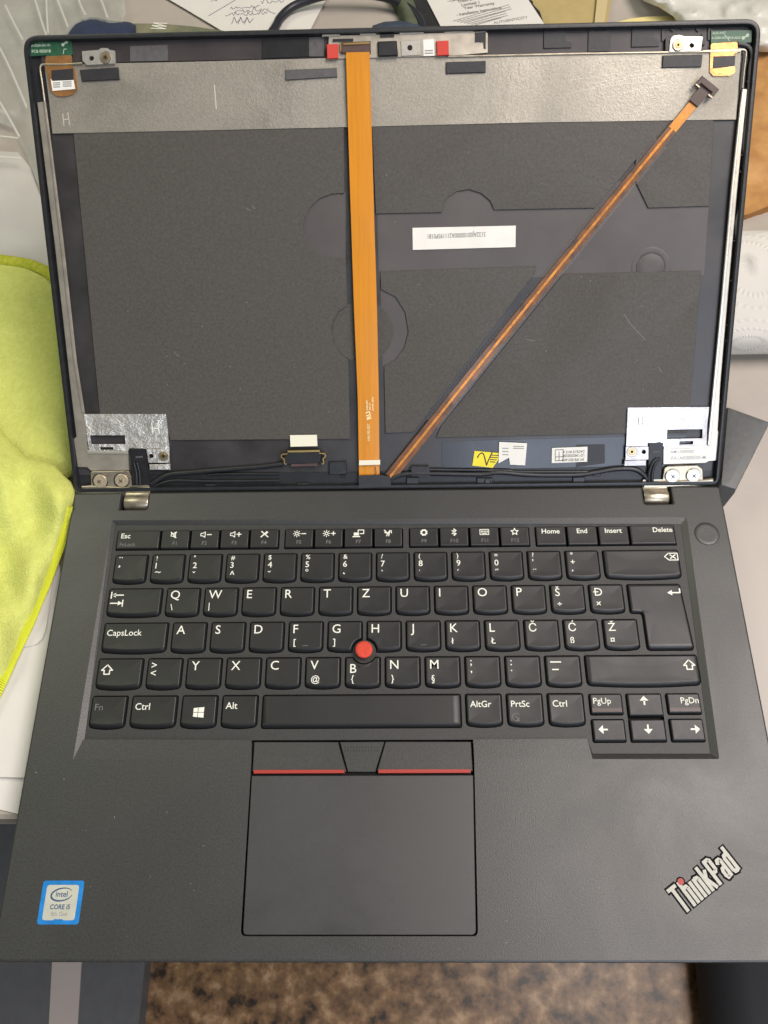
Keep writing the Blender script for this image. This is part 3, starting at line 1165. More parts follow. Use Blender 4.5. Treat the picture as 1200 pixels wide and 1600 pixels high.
# ---- processor sticker
spx = [(68, 1376), (131, 1376), (124, 1444.5), (58, 1444.5)]
pts = [deck2(*p) for p in spx]
x0, x1 = (pts[0][0] + pts[3][0]) / 2, (pts[1][0] + pts[2][0]) / 2
yt, yb = pts[0][1], pts[2][1]
st = prism('processor_sticker', rounded([(x0, yb), (x1, yb), (x1, yt), (x0, yt)], .0013, 5), 0.00002, .00018, 'blue', M_DECK, LAP)
st['label'] = 'blue and silver processor sticker on the palm rest'
iw = x1 - x0
ih = yt - yb
ix0, ix1, iy0, iy1 = x0 + iw * .11, x1 - iw * .11, yb + ih * .095, yt - ih * .10
panel = [(ix0, iy0), (ix0 + iw * .27, iy0), (ix0 + iw * .29, iy0 + ih * .025), (ix1 - iw * .29, iy0 + ih * .025), (ix1 - iw * .27, iy0), (ix1, iy0), (ix1, iy1), (ix0, iy1)]
prism('sticker_panel', rounded(panel, [.0012, 0, 0, 0, 0, .0012, .0012, .0012], 4), .00018, .00024, 'stickerlight', M_DECK, st)
bm = bmesh.new()
mx, my = (x0 + x1) / 2, yt - ih * .32
text_bm(bm, 'intel', ih * .125, mx - iw * .005, my - ih * .05, 'C', .014, xs=.98, z=.00027)
pe_ = []
for i in range(41):
    a = R_(28 + (318) * i / 40)
    pe_.append((mx + iw * .255 * math.cos(a), my + ih * .145 * math.sin(a) + .10 * iw * .255 * math.cos(a)))
for i in range(40):
    stroke_bm(bm, pe_[i:i + 2], iw * (.012 + .028 * abs(math.sin(math.pi * i / 40))), False, .00027)
text_bm(bm, 'CORE i5', ih * .105, mx, yt - ih * .655, 'C', .022, xs=.92, z=.00027)
finish_print('sticker_print', bm, 'blueink', M_DECK, st)
bm = bmesh.new()
text_bm(bm, '8th Gen', ih * .095, mx, yt - ih * .81, 'C', 0, xs=.9, z=.00027)
finish_print('sticker_small_print', bm, 'greyink', M_DECK, st)

# ---- maker's name on the palm rest
a0, a1, a2 = Vector(deck2(1030, 1397)), Vector(deck2(1069, 1436)), Vector(deck2(1164, 1358))
ax_ = (a2 - a1)
ang = math.degrees(math.atan2(ax_.y, ax_.x))
ln = ax_.length
hgt = (a1 - a0).length
ML = M_DECK @ T(a1.x, a1.y) @ RZ(ang)
cu, cx_h, sw = hgt - .0030, (hgt - .0030) * .74, .00150
o0 = .0016
letters = {
    'T': ([[(0, 1), (4.4, 1)], [(2.2, 1), (2.2, 0)]], 4.4),
    'h': ([[(0, 1), (0, 0)], [(0, .66), (.9, .74), (2.1, .72), (2.5, .62), (2.5, 0)]], 2.5),
    'i': ([[(0, .74), (0, 0)]], 0),
    'n': ([[(0, .74), (0, 0)], [(0, .66), (.9, .74), (2.1, .72), (2.5, .62), (2.5, 0)]], 2.5),
    'k': ([[(0, 1), (0, 0)], [(0, .34), (2.6, .74)], [(.8, .46), (2.7, 0)]], 2.7),
    'P': ([[(0, 0), (0, 1), (2.0, 1), (2.8, .93), (2.8, .55), (2.0, .47), (0, .47)]], 2.8),
    'a': ([[(.1, .64), (.7, .74), (1.9, .74), (2.4, .66), (2.4, 0)], [(2.4, .42), (.5, .38), (0, .28), (0, .1), (.5, 0), (1.6, .02), (2.4, .12)]], 2.4),
    'd': ([[(2.5, 1), (2.5, 0)], [(2.5, .66), (1.6, .74), (.5, .72), (0, .6), (0, .13), (.5, .01), (1.6, 0), (2.5, .08)]], 2.5)}
gap = 2.45
tot = sum(letters[c][1] for c in 'ThinkPad') + gap * 7
kx = (ln - 2 * o0 - .0006) / (tot * .001)
bmo, bmi = bmesh.new(), bmesh.new()
xx = o0
for ch in 'ThinkPad':
    for pl in letters[ch][0]:
        pts = [(xx + px * .001 * kx, .0016 + py * cu) for px, py in pl]
        stroke_bm(bmi, pts, sw, False, .00016)
        stroke_bm(bmo, pts, sw + .0016, False, .00006)
    xx += (letters[ch][1] + gap) * .001 * kx
lo_ = finish_print('logo_outline', bmo, 'logodark', ML, LAP)
lo_['label'] = 'silver maker name lettering outlined in black'
finish_print('logo_lettering', bmi, 'logo', ML, lo_)
dpx = Vector(deck2(1063.5, 1377.5)) - a1
ca, sa = math.cos(R_(-ang)), math.sin(R_(-ang))
dl = (dpx.x * ca - dpx.y * sa, dpx.x * sa + dpx.y * ca)
bm = bmesh.new()
fill_bm(bm, circle(*dl, .0019, 24), .0001)
finish_print('dot_outline', bm, 'logodark', ML, lo_)
bm = bmesh.new()
fill_bm(bm, circle(*dl, .00135, 24), .0002)
finish_print('red_dot', bm, 'redstripe', ML, lo_)

# ================================================================ LID
out = ccw(rounded([(XL, 0), (XR, 0), (XR, LH), (XL, LH)], [.004, .004, .0075, .0075], 8))
bm = bmesh.new()
FL = -0.0042
seq = [(.006, -.0068), (.0015, -.0060), (.0003, -.0045), (0, -.0012), (.0004, -.0003), (.0012, 0.0), (.0021, -.0001), (.0024, -.0010), (.0026, FL)]
rings = [[(x, y, z) for x, y in (offset(out, i) if i else out)] for i, z in seq]
loop_rings(bm, rings)
from_bm('lid_shell', bm, 'rim', M_LID, LAP, 40)


def lpoly(px, d):
    return [lid2(u, v, d) for u, v in px]


def lsheet(name, px, d, th, m, parent=None, r=0.0, bev=0.0, label=None):
    p = lpoly(px, d)
    if r:
        p = rounded(p, r, 4)
    o = prism(name, p, d - th, d, m, M_LID, parent or LAP, bev)
    if label:
        o['label'] = label
    return o


def lplate(name, px, holes, d, th, m, parent=None, label=None, r=0.0):
    p = lpoly(px, d)
    if r:
        p = rounded(p, r, 4)
    o = plate(name, p, [h if isinstance(h, tuple) and h[0] == 'c' else lpoly(h, d) for h in holes], d - th, d, m, M_LID, parent or LAP)
    if label:
        o['label'] = label
    return o


def lcirc(u, v, rpx, d, n=20):
    x, y = lid2(u, v, d)
    r = abs(lid2(u + rpx, v, d)[0] - x)
    return circle(x, y, r, n)


def ldisc(name, u, v, rpx, d, th, m, parent, bev=0.0, n=24):
    return prism(name, lcirc(u, v, rpx, d, n), d - th, d, m, M_LID, parent, bev)


def pcirc(u, v, r, n=16, a0=0, a1=360):
    full = abs(a1 - a0) == 360
    k = n if full else n + 1
    return [(u + r * math.cos(R_(a0 + (a1 - a0) * i / n)), v + r * math.sin(R_(a0 + (a1 - a0) * i / n))) for i in range(k)]


# black film over the whole tray
lsheet('inner_film', [(72, 108), (1160, 86), (1112, 735), (124, 742)], FL + .0004, .0003, 'film')
GZ = FL + .0013
# graphite sheets, each with the outline of its piece
lsheet('graphite_sheet', [(114, 204), (537, 196), (538, 302)] + pcirc(538, 352, 0.1, 2, 0, 1)[:0] +
       [(518, 303), (500, 310), (485, 324), (476, 342), (474, 354), (478, 374), (488, 390), (504, 400), (520, 403), (540, 404), (543, 478), (530, 486), (521, 500), (518, 516), (521, 534), (530, 550), (544, 563), (547, 686),
        (266, 688), (258, 660), (157, 660)], GZ, .0010, 'graphite', bev=.00018, label='large dark grey sheet covering the left half of the lid')
lsheet('graphite_sheet', [(581, 196), (1116, 186), (1108, 322), (1013, 325), (994, 286), (993, 250), (930, 325), (772, 328), (766, 314), (752, 302), (733, 296), (714, 299), (699, 309), (690, 332), (587, 334)], GZ, .0010, 'graphite', bev=.00018,
       label='upper right dark grey sheet with a notched edge')
lsheet('graphite_sheet', [(594, 424), (838, 416), (836, 426), (700, 606), (646, 675), (602, 677), (600, 572), (618, 562), (632, 542), (638, 518), (633, 488), (618, 464), (595, 452)], GZ, .0010, 'graphite', bev=.00018,
       label='tapered grey sheet left of the diagonal cable')
lsheet('graphite_sheet', [(880, 428), (1096, 423), (1085, 560), (1074, 676), (681, 684), (690, 664), (760, 577)], GZ, .0010, 'graphite', bev=.00018,
       label='grey sheet right of the diagonal cable')
lsheet('round_recess', pcirc(567, 518, 48, 28), FL + .00055, .0002, 'graphite')
# lighter bare patches of the tray seen between the sheets
MT['bare'] = mat('bare_cover', (0.078, 0.067, 0.064), 0.50, var=0.12, vscale=30, smudge=0.08, bump=0.15, bscale=200)
lsheet('tape_patch', [(588, 290), (1110, 280), (1100, 430), (592, 436)], FL + .0005, .0001, 'bare')
lsheet('tape_patch', [(594, 438), (646, 438), (646, 582), (598, 582)], FL + .0005, .0001, 'bare')
lsheet('tape_patch', [(470, 300), (540, 300), (540, 408), (470, 408)], FL + .0005, .0001, 'bare')
# rubber bumper half under the sheet
bo = lpoly([(1017, 418)], FL + .001)[0]
bm = bmesh.new()
rings = [[(x, y, z) for x, y in circle(bo[0], bo[1], r, 28)] for r, z in ((.0100, FL + .0004), (.0090, FL + .0007), (.0072, FL + .0005), (.0066, FL + .0005), (.0054, FL + .0009), (.003, FL + .0010))]
loop_rings(bm, rings)
from_bm('rubber_bumper', bm, 'bare', M_LID, LAP, 60)
# foil strip along the top
FD = FL + .0016
foil = lsheet('foil_strip', [(69, 101), (300, 96.5), (520, 90.5), (700, 88), (900, 83.5), (1158, 79.5), (1154, 130), (1150, 186.5), (820, 191.5), (540, 198.5), (300, 204), (82, 208.5), (77, 160)], FD, .0009, 'foil',
              label='wide strip of dull metal foil across the lid top')
lip = lsheet('foil_lip', [(700, 87), (900, 82.5), (1158, 78.5), (1158, 80.2), (900, 84.4), (700, 89)], FD + .0009, .0006, 'hinge', foil)
bm = bmesh.new()
fx, fy = lid2(333, 133, FD)
stroke_bm(bm, [lid2(335, 133, FD), lid2(338, 170, FD)], .0006, False, FD + .0001)
for a, b in (((98, 178), (100, 196)), ((106, 176), (109, 195)), ((99, 187), (107, 186)), ((1160 - 460 - 140, 0), (0, 0))):
    if b[0]:
        stroke_bm(bm, [lid2(*a, FD), lid2(*b, FD)], .0005, False, FD + .0001)
MT['scratch'] = mat('bright_scratch', (0.62, 0.58, 0.48), 0.45, metal=0.4)
finish_print('scratch_marks', bm, 'scratch', M_LID, foil)
bm = bmesh.new()
for k in range(5):
    v0 = 112 + k * 7 + random.uniform(-2, 2)
    u0, u1 = random.uniform(880, 960), random.uniform(1030, 1130)
    pts = [lid2(u0 + (u1 - u0) * t, v0 + 14 - 16 * t - 6 * math.sin(t * 2.5), FD) for t in [i / 8 for i in range(9)]]
    stroke_bm(bm, pts, .00011, False, FD + .0001)
finish_print('rub_marks', bm, mat('foil_rub', (0.56, 0.52, 0.45), 0.44, metal=0.8), M_LID, foil)
# pads on the foil
for px, m, lab in (([(124.5, 109), (184.5, 105), (186.5, 124), (128, 127)], 'tape', None), ([(446, 109), (526, 106), (527, 120), (446, 125)], 'gtape', None),
                   ([(697, 97), (759, 95), (759, 113), (697, 115)], 'tape', None), ([(1036, 86.5), (1098, 85), (1096, 104.5), (1035, 105.5)], 'tape', None)):
    lsheet('foam_pad', px, FD + .0009, .0012, m, foil, bev=.0002)

# ---- top strip under the bezel: dark boards and clips
lsheet('top_channel', [(60, 62), (1180, 42), (1162, 80), (900, 83), (520, 90), (66, 100)], FL + .0005, .0004, mat('top_channel_film', (0.042, 0.034, 0.034), 0.45, var=0.3, vscale=40, bump=.1, bscale=300))
for px, m in (([(410, 62), (483, 60), (483, 88), (410, 91)], 'black'), ([(483, 58), (506, 57), (506, 88), (483, 88)], 'gtape'), ([(850, 45), (883, 44), (883, 64), (893, 66), (893, 74), (850, 75)], 'tape'), ([(920, 44), (955, 44), (954, 80), (919, 81)], 'tape'),
              ([(988, 42), (1023, 41), (1022, 58), (1030, 62), (1030, 72), (987, 73)], 'tape'), ([(203, 72), (262, 70), (262, 95), (203, 96)], 'gtape'), ([(928, 45), (948, 44), (948, 48), (928, 49)], 'black'),
              ([(1034, 40), (1037, 40), (1037, 64), (1034, 64)], 'black'), ([(1106, 40), (1110, 40), (1110, 62), (1106, 62)], 'black'), ([(1047, 41), (1056, 41), (1056, 46), (1052, 50), (1047, 46)], 'black'),
              ([(1087, 41), (1096, 41), (1096, 46), (1091, 50), (1087, 46)], 'black'), ([(1064, 40), (1079, 40), (1079, 46), (1064, 46)], 'black')):
    lsheet('channel_pad', px, FL + .0012, .0007, m, None)


# ---- screw tabs top left and right
def screw_tab(px, boss, hole, left):
    d = -.0012
    o = lplate('screw_tab', px, [pcirc(*hole, 4, 12)], d, .0016, 'screw', r=.0004)
    ldisc('boss', *boss, 9.0, d + .0006, .001, 'hinge', o, .0003)
    ldisc('threaded_insert', *boss, 4.6, d + .0008, .001, 'brass', o, .0002)
    ldisc('screw_hole', *boss, 2.0, d + .00084, .0006, 'void', o)
    return o


screw_tab([(128, 80), (154, 78), (158, 75), (168, 75), (172, 78), (179, 79), (180, 99), (136, 101.5), (129, 95)], (164.5, 89.5), (143, 91), True)
screw_tab([(1048, 61), (1052, 56), (1062, 54.5), (1070, 57), (1098, 57), (1095, 79), (1046, 81)], (1060, 70), (1081, 71), False)
for px, hl in (([(1040, 60), (1048, 54), (1048, 80), (1040, 80)], None), ([(1097, 53), (1102, 53), (1102, 70), (1097, 70)], None)):
    lsheet('tab_guard', px, -.0018, .0018, 'black')


# ---- antenna boards in both corners
def board(px, lines, dot, strokes):
    d = FL + .0018
    o = lsheet('antenna_board', px, d, .0010, 'pcb')
    bm = bmesh.new()
    for u, v, s, cap in lines:
        x, y = lid2(u, v, d)
        text_bm(bm, s, cap, x, y, 'L', .02, z=d + .00004)
    x, y = lid2(*dot, d)
    fill_bm(bm, circle(x, y, .0007, 12), d + .00004)
    fill_bm(bm, circle(x - .0018, y - .0011, .0007, 12), d + .00005)
    stroke_bm(bm, [(x - .0018, y - .0011), (x, y)], .0006, False, d + .00006)
    for st in strokes:
        stroke_bm(bm, [lid2(*p, d) for p in st], .0003, False, d + .00004)
    finish_print('board_print', bm, 'pcbink', M_LID, o)
    return o


board([(47, 62), (112, 59), (113, 86), (72, 88), (71, 86), (48, 88)], [(49, 66.5, 'Main-ANT', .0009), (49, 73, 'A-0260-001-01', .0010), (50, 82.5, 'PCB 002018', .0012)], (104, 65.5), [[(99, 84), (100, 77), (104, 76.5)]]).__setitem__('label', 'green antenna board in the left lid corner')
board([(1111, 48), (1175, 47), (1174, 66), (1163, 67), (1150, 65), (1111, 68)], [(1113, 53.5, 'AUX-ANT', .0009), (1112, 61, 'A-0260-002-01', .0009), (1138, 69 - 11 + 3, 'PCB 002019', .0009)], (1168, 55), [[(1132, 54), (1140, 64)]]).__setitem__('label', 'green antenna board in the right lid corner')
# copper foil tabs
cd_ = FD + .0006
ct = lsheet('copper_tab', [(71, 88), (112, 86), (113, 104), (117, 108), (121, 140), (113, 148), (100, 151), (88, 150), (79, 143), (73, 112), (70, 104)], cd_, .0004, 'copper', r=.0008, label='copper foil tab with a paper label at the left corner')
lsheet('tape_square', [(80, 110), (114, 107), (115, 126), (81, 128)], cd_ + .0002, .0002, 'tape', ct)
lb = lsheet('paper_label', [(79, 123), (82, 126.5), (115, 125), (117.5, 139), (82, 142)], cd_ + .0003, .0001, 'white', ct)
ct2 = lsheet('copper_tab', [(1111, 68), (1152, 65.5), (1153, 82), (1146, 84), (1149, 113), (1140, 118.5), (1115, 119), (1109, 113), (1110, 86)], cd_, .0004, 'copper', r=.0008, label='copper foil tab at the right corner')
lsheet('tape_square', [(1115, 88), (1149, 87), (1148, 103), (1114, 107)], cd_ + .0002, .0002, 'tape', ct2)
bm = bmesh.new()
for k in range(3):
    stroke_bm(bm, [lid2(99, 128.5 + k * 3.2, cd_), lid2(112, 128 + k * 3.2, cd_)], .0004, False, cd_ + .0004)
    stroke_bm(bm, [lid2(84, 130 + k * 3.2, cd_), lid2(94, 129.5 + k * 3.2, cd_)], .0004, False, cd_ + .0004)
finish_print('label_print', bm, 'greyink', M_LID, ct)


def lpath(pts, d):
    return [Vector((*lid2(u, v, dd if dd is not None else d), dd if dd is not None else d)) for u, v, dd in [(p + (None,))[:3] for p in pts]]


# thin steel wires down to the brackets
tube('spring_wire', lpath([(129, 99), (100, 101), (70, 101), (64, 103), (63, 110), (66, 130), (70, 160), (78, 215)], -.0022), .00055, 'hinge', M_LID, LAP)
tube('spring_wire', lpath([(1098, 80), (1130, 78.5), (1158, 77.5), (1165, 80), (1165, 90), (1162, 115), (1160, 138)], -.0022), .00055, 'hinge', M_LID, LAP)
tube('antenna_cable', lpath([(1153, 68), (1164, 70), (1172, 76), (1175, 88), (1172, 105), (1170, 135), (1166, 185), (1162, 225), (1164, 260), (1157, 320), (1150, 350), (1152, 400), (1144, 470), (1140, 540), (1132, 600), (1125, 660)], -.0028), .00085, 'gtape', M_LID, LAP)
for v in (127, 242, 268, 376, 438, 508, 532, 628):
    uo = 1186 - (v - 40) * 0.0845
    lsheet('rim_clip', [(uo - 11, v - 1), (uo - 4, v - 1), (uo - 4, v + 1.5), (uo - 11, v + 1.5)], -.0022, .0010, 'rim')

# ---- side brackets
bk = -.0020
lb_ = lsheet('side_bracket', [(57.5, 160), (70, 158), (82, 252), (97, 380), (118, 565), (131, 645), (137, 703), (200, 706), (201, 735), (142, 736), (136, 730.5), (121, 730), (115, 686), (119, 682), (112, 625), (85, 382), (70, 262)], bk, .0016, 'steel', bev=.0003,
             label='left steel bracket bent along the lid edge')
lsheet('bracket_flange', [(67, 158), (71, 158), (83, 252), (99, 380), (119.5, 565), (132, 645), (127.5, 645), (114.5, 565), (93.5, 380), (79, 252)], bk + .0009, .0008, 'steel', lb_, bev=.0003)
lsheet('bracket_flange', [(136, 704), (200, 705.5), (200, 709.5), (136, 709)], bk + .0007, .0008, 'screw', lb_, bev=.0002)
rb_ = lsheet('side_bracket', [(1160, 138), (1168, 139), (1166, 160), (1152, 300), (1137, 470), (1126, 600), (1122, 672), (1124, 676), (1120, 720), (1108, 721), (1102, 724), (1036, 726), (1036, 698), (1106, 696), (1112, 640), (1128, 470), (1143, 300), (1157, 160)], bk, .0016, 'steel', bev=.0003,
             label='right steel bracket bent along the lid edge')
lsheet('bracket_flange', [(1157, 160), (1160, 160), (1147, 300), (1132, 470), (1116, 640), (1110, 696), (1105.5, 696), (1111, 640), (1127, 470), (1142, 300)], bk + .0009, .0008, 'screw', rb_, bev=.0003)
lsheet('bracket_flange', [(1037, 697.5), (1106, 695.5), (1106, 699.5), (1037, 701.5)], bk + .0007, .0008, 'screw', rb_, bev=.0002)
bm = bmesh.new()
x, y = lid2(1047, 708.5, bk)
text_bm(bm, 'AM1A00500', .0016, x, y, 'L', .01, z=bk + .00004, rot=.6)
x, y = lid2(1049, 718.5, bk)
text_bm(bm, 'FA1AK000500-M', .0018, x, y, 'L', .01, z=bk + .00004, rot=.6, xs=.95)
finish_print('stamped_lettering', bm, mat('stamped_grey', (0.33, 0.31, 0.30), 0.5, metal=.5), M_LID, rb_)

# ---- foil plates at both hinges
pd = FL + .0024


def hinge_plate(px, slots, bossp, holep, tabpx, lip, label, pm='plate'):
    o = lplate('hinge_plate', px, slots, pd, .0010, pm, label=label)
    t = lplate('plate_tab', tabpx, [pcirc(*holep, 3.6, 12)], pd + .0008, .0008, pm, o)
    ldisc('boss', *bossp, 8, pd + .0012, .0006, 'hinge', o, .0002)
    ldisc('threaded_insert', *bossp, 5, pd + .0014, .0006, 'brass', o, .0002)
    ldisc('screw_hole', *bossp, 2.2, pd + .00145, .0004, 'void', o)
    lsheet('folded_lip', lip, pd + .0010, .0010, pm, o, bev=.0003)
    return o


hp = hinge_plate([(131, 647), (259, 647), (262, 672), (264.5, 700.5), (228, 701), (203, 700), (200, 704.5), (139, 703.5)],
                 [[(140.5, 680), (195, 680), (196, 694), (142.5, 694)], [(156.5, 698.5), (177, 698.5), (177, 703), (157, 703)]],
                 (255, 713), (236.5, 712.5), [(229, 702), (264.5, 701), (265, 723), (232, 723)], [(233, 726), (265.5, 725), (266, 734.5), (234, 734.5)], 'crumpled silver foil plate marked H by the left hinge')
bm = bmesh.new()
for a, b in (((237, 661), (239, 677)), ((246.5, 661), (249, 678)), ((238, 669), (247.5, 669.5))):
    stroke_bm(bm, [lid2(*a, pd), lid2(*b, pd)], .0005, False, pd + .00006)
finish_print('letter_h', bm, 'legend', M_LID, hp)
hp2 = hinge_plate([(981, 637), (1108, 636), (1105, 665), (1104, 695.5), (1036, 697.5), (1036, 692), (1012, 692), (1012, 697), (978.5, 697.5)],
                  [[(1042.5, 671.5), (1098, 670.5), (1097.5, 685), (1042, 686)], [(1062, 689.5), (1083.5, 689), (1083, 694.5), (1061, 695)]],
                  (987.5, 706), (1006, 706), [(978, 698.5), (1013, 698), (1013, 718), (977.5, 719)], [(976, 720), (1010, 719), (1009.5, 728), (975, 728.5)], 'bright silver foil plate with two strokes by the right hinge', 'plateflat')
bm = bmesh.new()
for a, b in (((998, 652), (998, 664)), ((1004.5, 652), (1004.5, 664))):
    stroke_bm(bm, [lid2(*a, pd), lid2(*b, pd)], .0004, False, pd + .00006)
finish_print('two_strokes', bm, 'greyink', M_LID, hp2)


# ---- hinges with two screws each
def hinge(px, bar, screws, cross, barrel, left):
    d = -.0014
    o = lsheet('hinge', px, d, .0022, 'hinge', r=.0012, bev=.0003, label='left hinge leaf fixed with two worn screws' if left else 'right hinge leaf fixed with two cross-head screws')
    lsheet('hinge_bar', bar, d + .0010, .0022, 'hinge', o, bev=.0004)
    for (u, v) in screws:
        ldisc('washer', u, v, 12.4, d + .0002, .0006, 'black' if left else 'hinge', o, .0002)
        s = ldisc('screw_head', u, v, 10.6, d + .0011, .0012, 'screw' if not left else 'oldscrew', o, .0003)
        bm = bmesh.new()
        x, y = lid2(u, v, d)
        a0 = cross + random.uniform(-10, 10)
        for a in (a0, a0 + 90):
            dx, dy = math.cos(R_(a)) * .0011, math.sin(R_(a)) * .0011
            stroke_bm(bm, [(x - dx, y - dy), (x + dx, y + dy)], .0005, False, d + .00114)
        finish_print('screw_recess', bm, 'void' if not left else 'connector', M_LID, o)
    # barrel wrapping down into the deck notch
    (ua, va), (ub, vb) = barrel
    xa, xb = deck2(ua, va)[0], deck2(ub, vb)[0]
    bm = bmesh.new()
    rad = .0042
    cy, cz = Y0 - .0046, -.0040
    prof = []
    for i in range(15):
        a = R_(250 - 205 * i / 14)
        prof.append((cy + rad * math.cos(a), cz + rad * math.sin(a)))
    e = prof[-1]
    prof += [(Y0 + .0008, cz + rad * .72), (Y0 + .0035, cz + rad * .9 + .0012)]
    prof2 = [(Y0 + .0036, cz - .001), (cy + .003, cz - .004)]
    full = prof + prof2
    rings = [[(x, y, z) for y, z in full] for x in (xa, xa + .0004, xb - .0004, xb)]
    for k in (0, 3):
        rings[k] = [(p[0], cy + (p[1] - cy) * .95, cz + (p[2] - cz) * .95) for p in rings[k]]
    loop_rings(bm, rings)
    from_bm('hinge_barrel', bm, 'hinge', M_DECK, o, 50)
    return o


hinge([(141, 737), (200, 735.5), (205, 745), (206, 764), (142, 765)], [(127, 760), (142, 759), (206, 762), (234, 761), (235, 769.5), (126, 768.5)], [(156, 752), (189.5, 751)], 40, ((193, 785), (230.5, 785)), True)
hinge([(1038, 733), (1044, 728.5), (1090, 727), (1098, 733), (1099, 754), (1034, 757)], [(1005, 755), (1034, 752), (1100, 750), (1115, 748), (1116, 758), (1006, 763)], [(1050.5, 744), (1083.5, 743)], 45, ((1007.5, 776), (1046, 776)), False)
# well behind each barrel
for a, b in ((nl[0], nl[1]), (nr[0], nr[1])):
    prism('hinge_pocket', [(a + .0001, yn), (b - .0001, yn), (b - .0001, Y0 - .0002), (a + .0001, Y0 - .0002)], -.012, -.0085, 'void', M_DECK, LAP)

# ---- cable clips and cables along the bottom
cl = lsheet('cable_clip', [(201.5, 700.5), (228, 700.5), (229, 712), (234, 758), (228, 759), (207, 758), (204, 730)], -.0016, .0022, 'black', r=.0006, bev=.0004)
lsheet('clip_slot', [(212, 713), (223, 712.5), (223, 715), (212, 715.5)], -.00145, .0002, 'gtape', cl)
cl = lsheet('cable_clip', [(1013.5, 693), (1032, 690), (1037, 694), (1036, 720), (1033, 752), (1016, 754), (1012, 752)], -.0016, .0022, 'black', r=.0006, bev=.0004)
lsheet('clip_slot', [(1021, 705), (1031, 704.5), (1031, 707), (1021, 707.5)], -.00145, .0002, 'gtape', cl)
for off in (0, 5):
    tube('antenna_cable', lpath([(209 + off, 722), (213 + off, 738), (214 + off, 757)], -.0013), .0009, 'black', M_LID, LAP)
    tube('antenna_cable', lpath([(1032 - off, 716), (1024 - off, 724), (1019 - off, 740), (1019 - off, 753)], -.0013), .0009, 'rim', M_LID, LAP)
lsheet('bottom_channel', [(214, 742), (560, 738), (800, 733), (1014, 728), (1016, 757), (600, 765), (236, 768)], FL + .0010, .0008, 'black')
tube('screen_cable', lpath([(236, 757), (262, 742), (300, 738), (360, 733), (410, 729), (442, 725)], -.0024), .0013, 'rim', M_LID, LAP)
tube('antenna_cable', lpath([(240, 760), (270, 751), (330, 752), (437, 751)], -.0024), .0008, 'rim', M_LID, LAP)
tube('antenna_cable', lpath([(325, 742), (360, 740.5), (437, 740.5)], -.0026), .0007, 'rim', M_LID, LAP)
tube('screen_cable', lpath([(612, 748), (625, 742), (640, 740), (680, 740), (750, 741), (780, 738), (830, 742), (900, 742), (930, 738), (960, 733), (990, 733), (1006, 742), (1014, 754)], -.0022), .0013, 'rim', M_LID, LAP)
tube('antenna_cable', lpath([(640, 733), (700, 734), (790, 735), (810, 737), (918, 737)], -.0026), .0008, 'rim', M_LID, LAP)
lsheet('cable_tape', [(643, 729), (671, 729), (672, 744), (643, 744)], -.0012, .0006, 'tape')
for px in ([(320, 757), (337, 756), (337, 766), (320, 767)], [(463, 755), (483, 754), (483, 765), (463, 766)], [(532, 743), (540, 743), (540, 746), (532, 746)], [(635, 746), (654, 746), (655, 764), (635, 764)], [(745, 747), (770, 747), (770, 763), (745, 763)], [(895, 746), (914, 745), (914, 760), (895, 761)],
           [(514, 722), (541, 721), (543, 741), (514, 742)], [(927, 736), (939, 736), (939, 744), (927, 744)]):
    lsheet('bottom_clip', px, FL + .0022, .0014, 'rim', bev=.0003)
ldisc('locating_pin', 762, 752.5, 5, -.0012, .0012, 'rim', LAP, .0004)
# glossy black tape patches at the lower right
MT['glosstape'] = mat('glossy_black_film', (0.016, 0.017, 0.022), 0.22, var=0.2, vscale=60, rvar=0.05)
lsheet('tape_patch', [(690, 690), (1072, 680), (1070, 730), (690, 734)], FL + .0006, .0002, 'glosstape')
lsheet('tape_patch', [(900, 695), (945, 694), (945, 724), (900, 730)], FL + .00075, .0002, 'tape')
lsheet('tape_patch', [(270, 690), (545, 688), (558, 736), (270, 740)], FL + .0006, .0002, 'film')

# ---- webcam board
wd_ = FL + .0024
wb = lplate('webcam_board', [(514, 56), (640, 53), (735, 50), (758, 49), (762, 52), (762, 82), (720, 86), (512, 92)], [pcirc(640.5, 74.5, 4, 12)], wd_, .0012, 'steel', label='steel webcam board with red pads under the lid rim')
for px in ([(510.5, 69), (528.5, 68.5), (528.5, 91), (511, 92)], [(682, 64), (701, 63), (701.5, 86), (683, 87)]):
    o = lsheet('red_pad', px, wd_ + .0012, .0012, mat('red_foam', (0.55, 0.045, 0.03), 0.7), wb, bev=.0002)
lsheet('camera_lens', [(590, 64.5), (620, 63.5), (622, 87), (591, 88)], wd_ + .0016, .0016, 'black', wb, bev=.0004)
lsheet('shield_step', [(626, 64), (657, 62), (658, 86), (627, 88)], wd_ + .0004, .0004, 'screw', wb, bev=.0002).__setitem__('label', 'raised steel shield')
ldisc('screw_hole', 640.5, 74.5, 4, wd_ + .00045, .0002, 'void', wb)
wl = lsheet('paper_label', [(661, 62), (678, 61), (679, 87), (662, 87.5)], wd_ + .0002, .0002, 'white', wb)
bm = bmesh.new()
for v in (79.5, 83.5):
    stroke_bm(bm, [lid2(664, v, wd_), lid2(676, v - .4, wd_)], .0005, False, wd_ + .00026)
finish_print('label_print', bm, 'greyink', M_LID, wb)
lsheet('cable_socket', [(533, 66), (579, 64), (579.5, 82), (533, 83)], wd_ + .0014, .0014, 'connector', wb, bev=.0003)
lsheet('gold_contacts', [(536, 66.5), (578, 64.8), (578, 69), (536, 70.5)], wd_ + .0019, .0006, 'gold', wb, bev=.0002)
lsheet('gold_contacts', [(531, 66), (534, 66), (534, 80), (531, 80)], wd_ + .0012, .0010, 'gold', wb)
lsheet('board_notch', [(742, 51), (759, 50), (759, 76), (756, 76), (755, 66), (742, 66)], wd_ + .0002, .0002, 'black', wb)
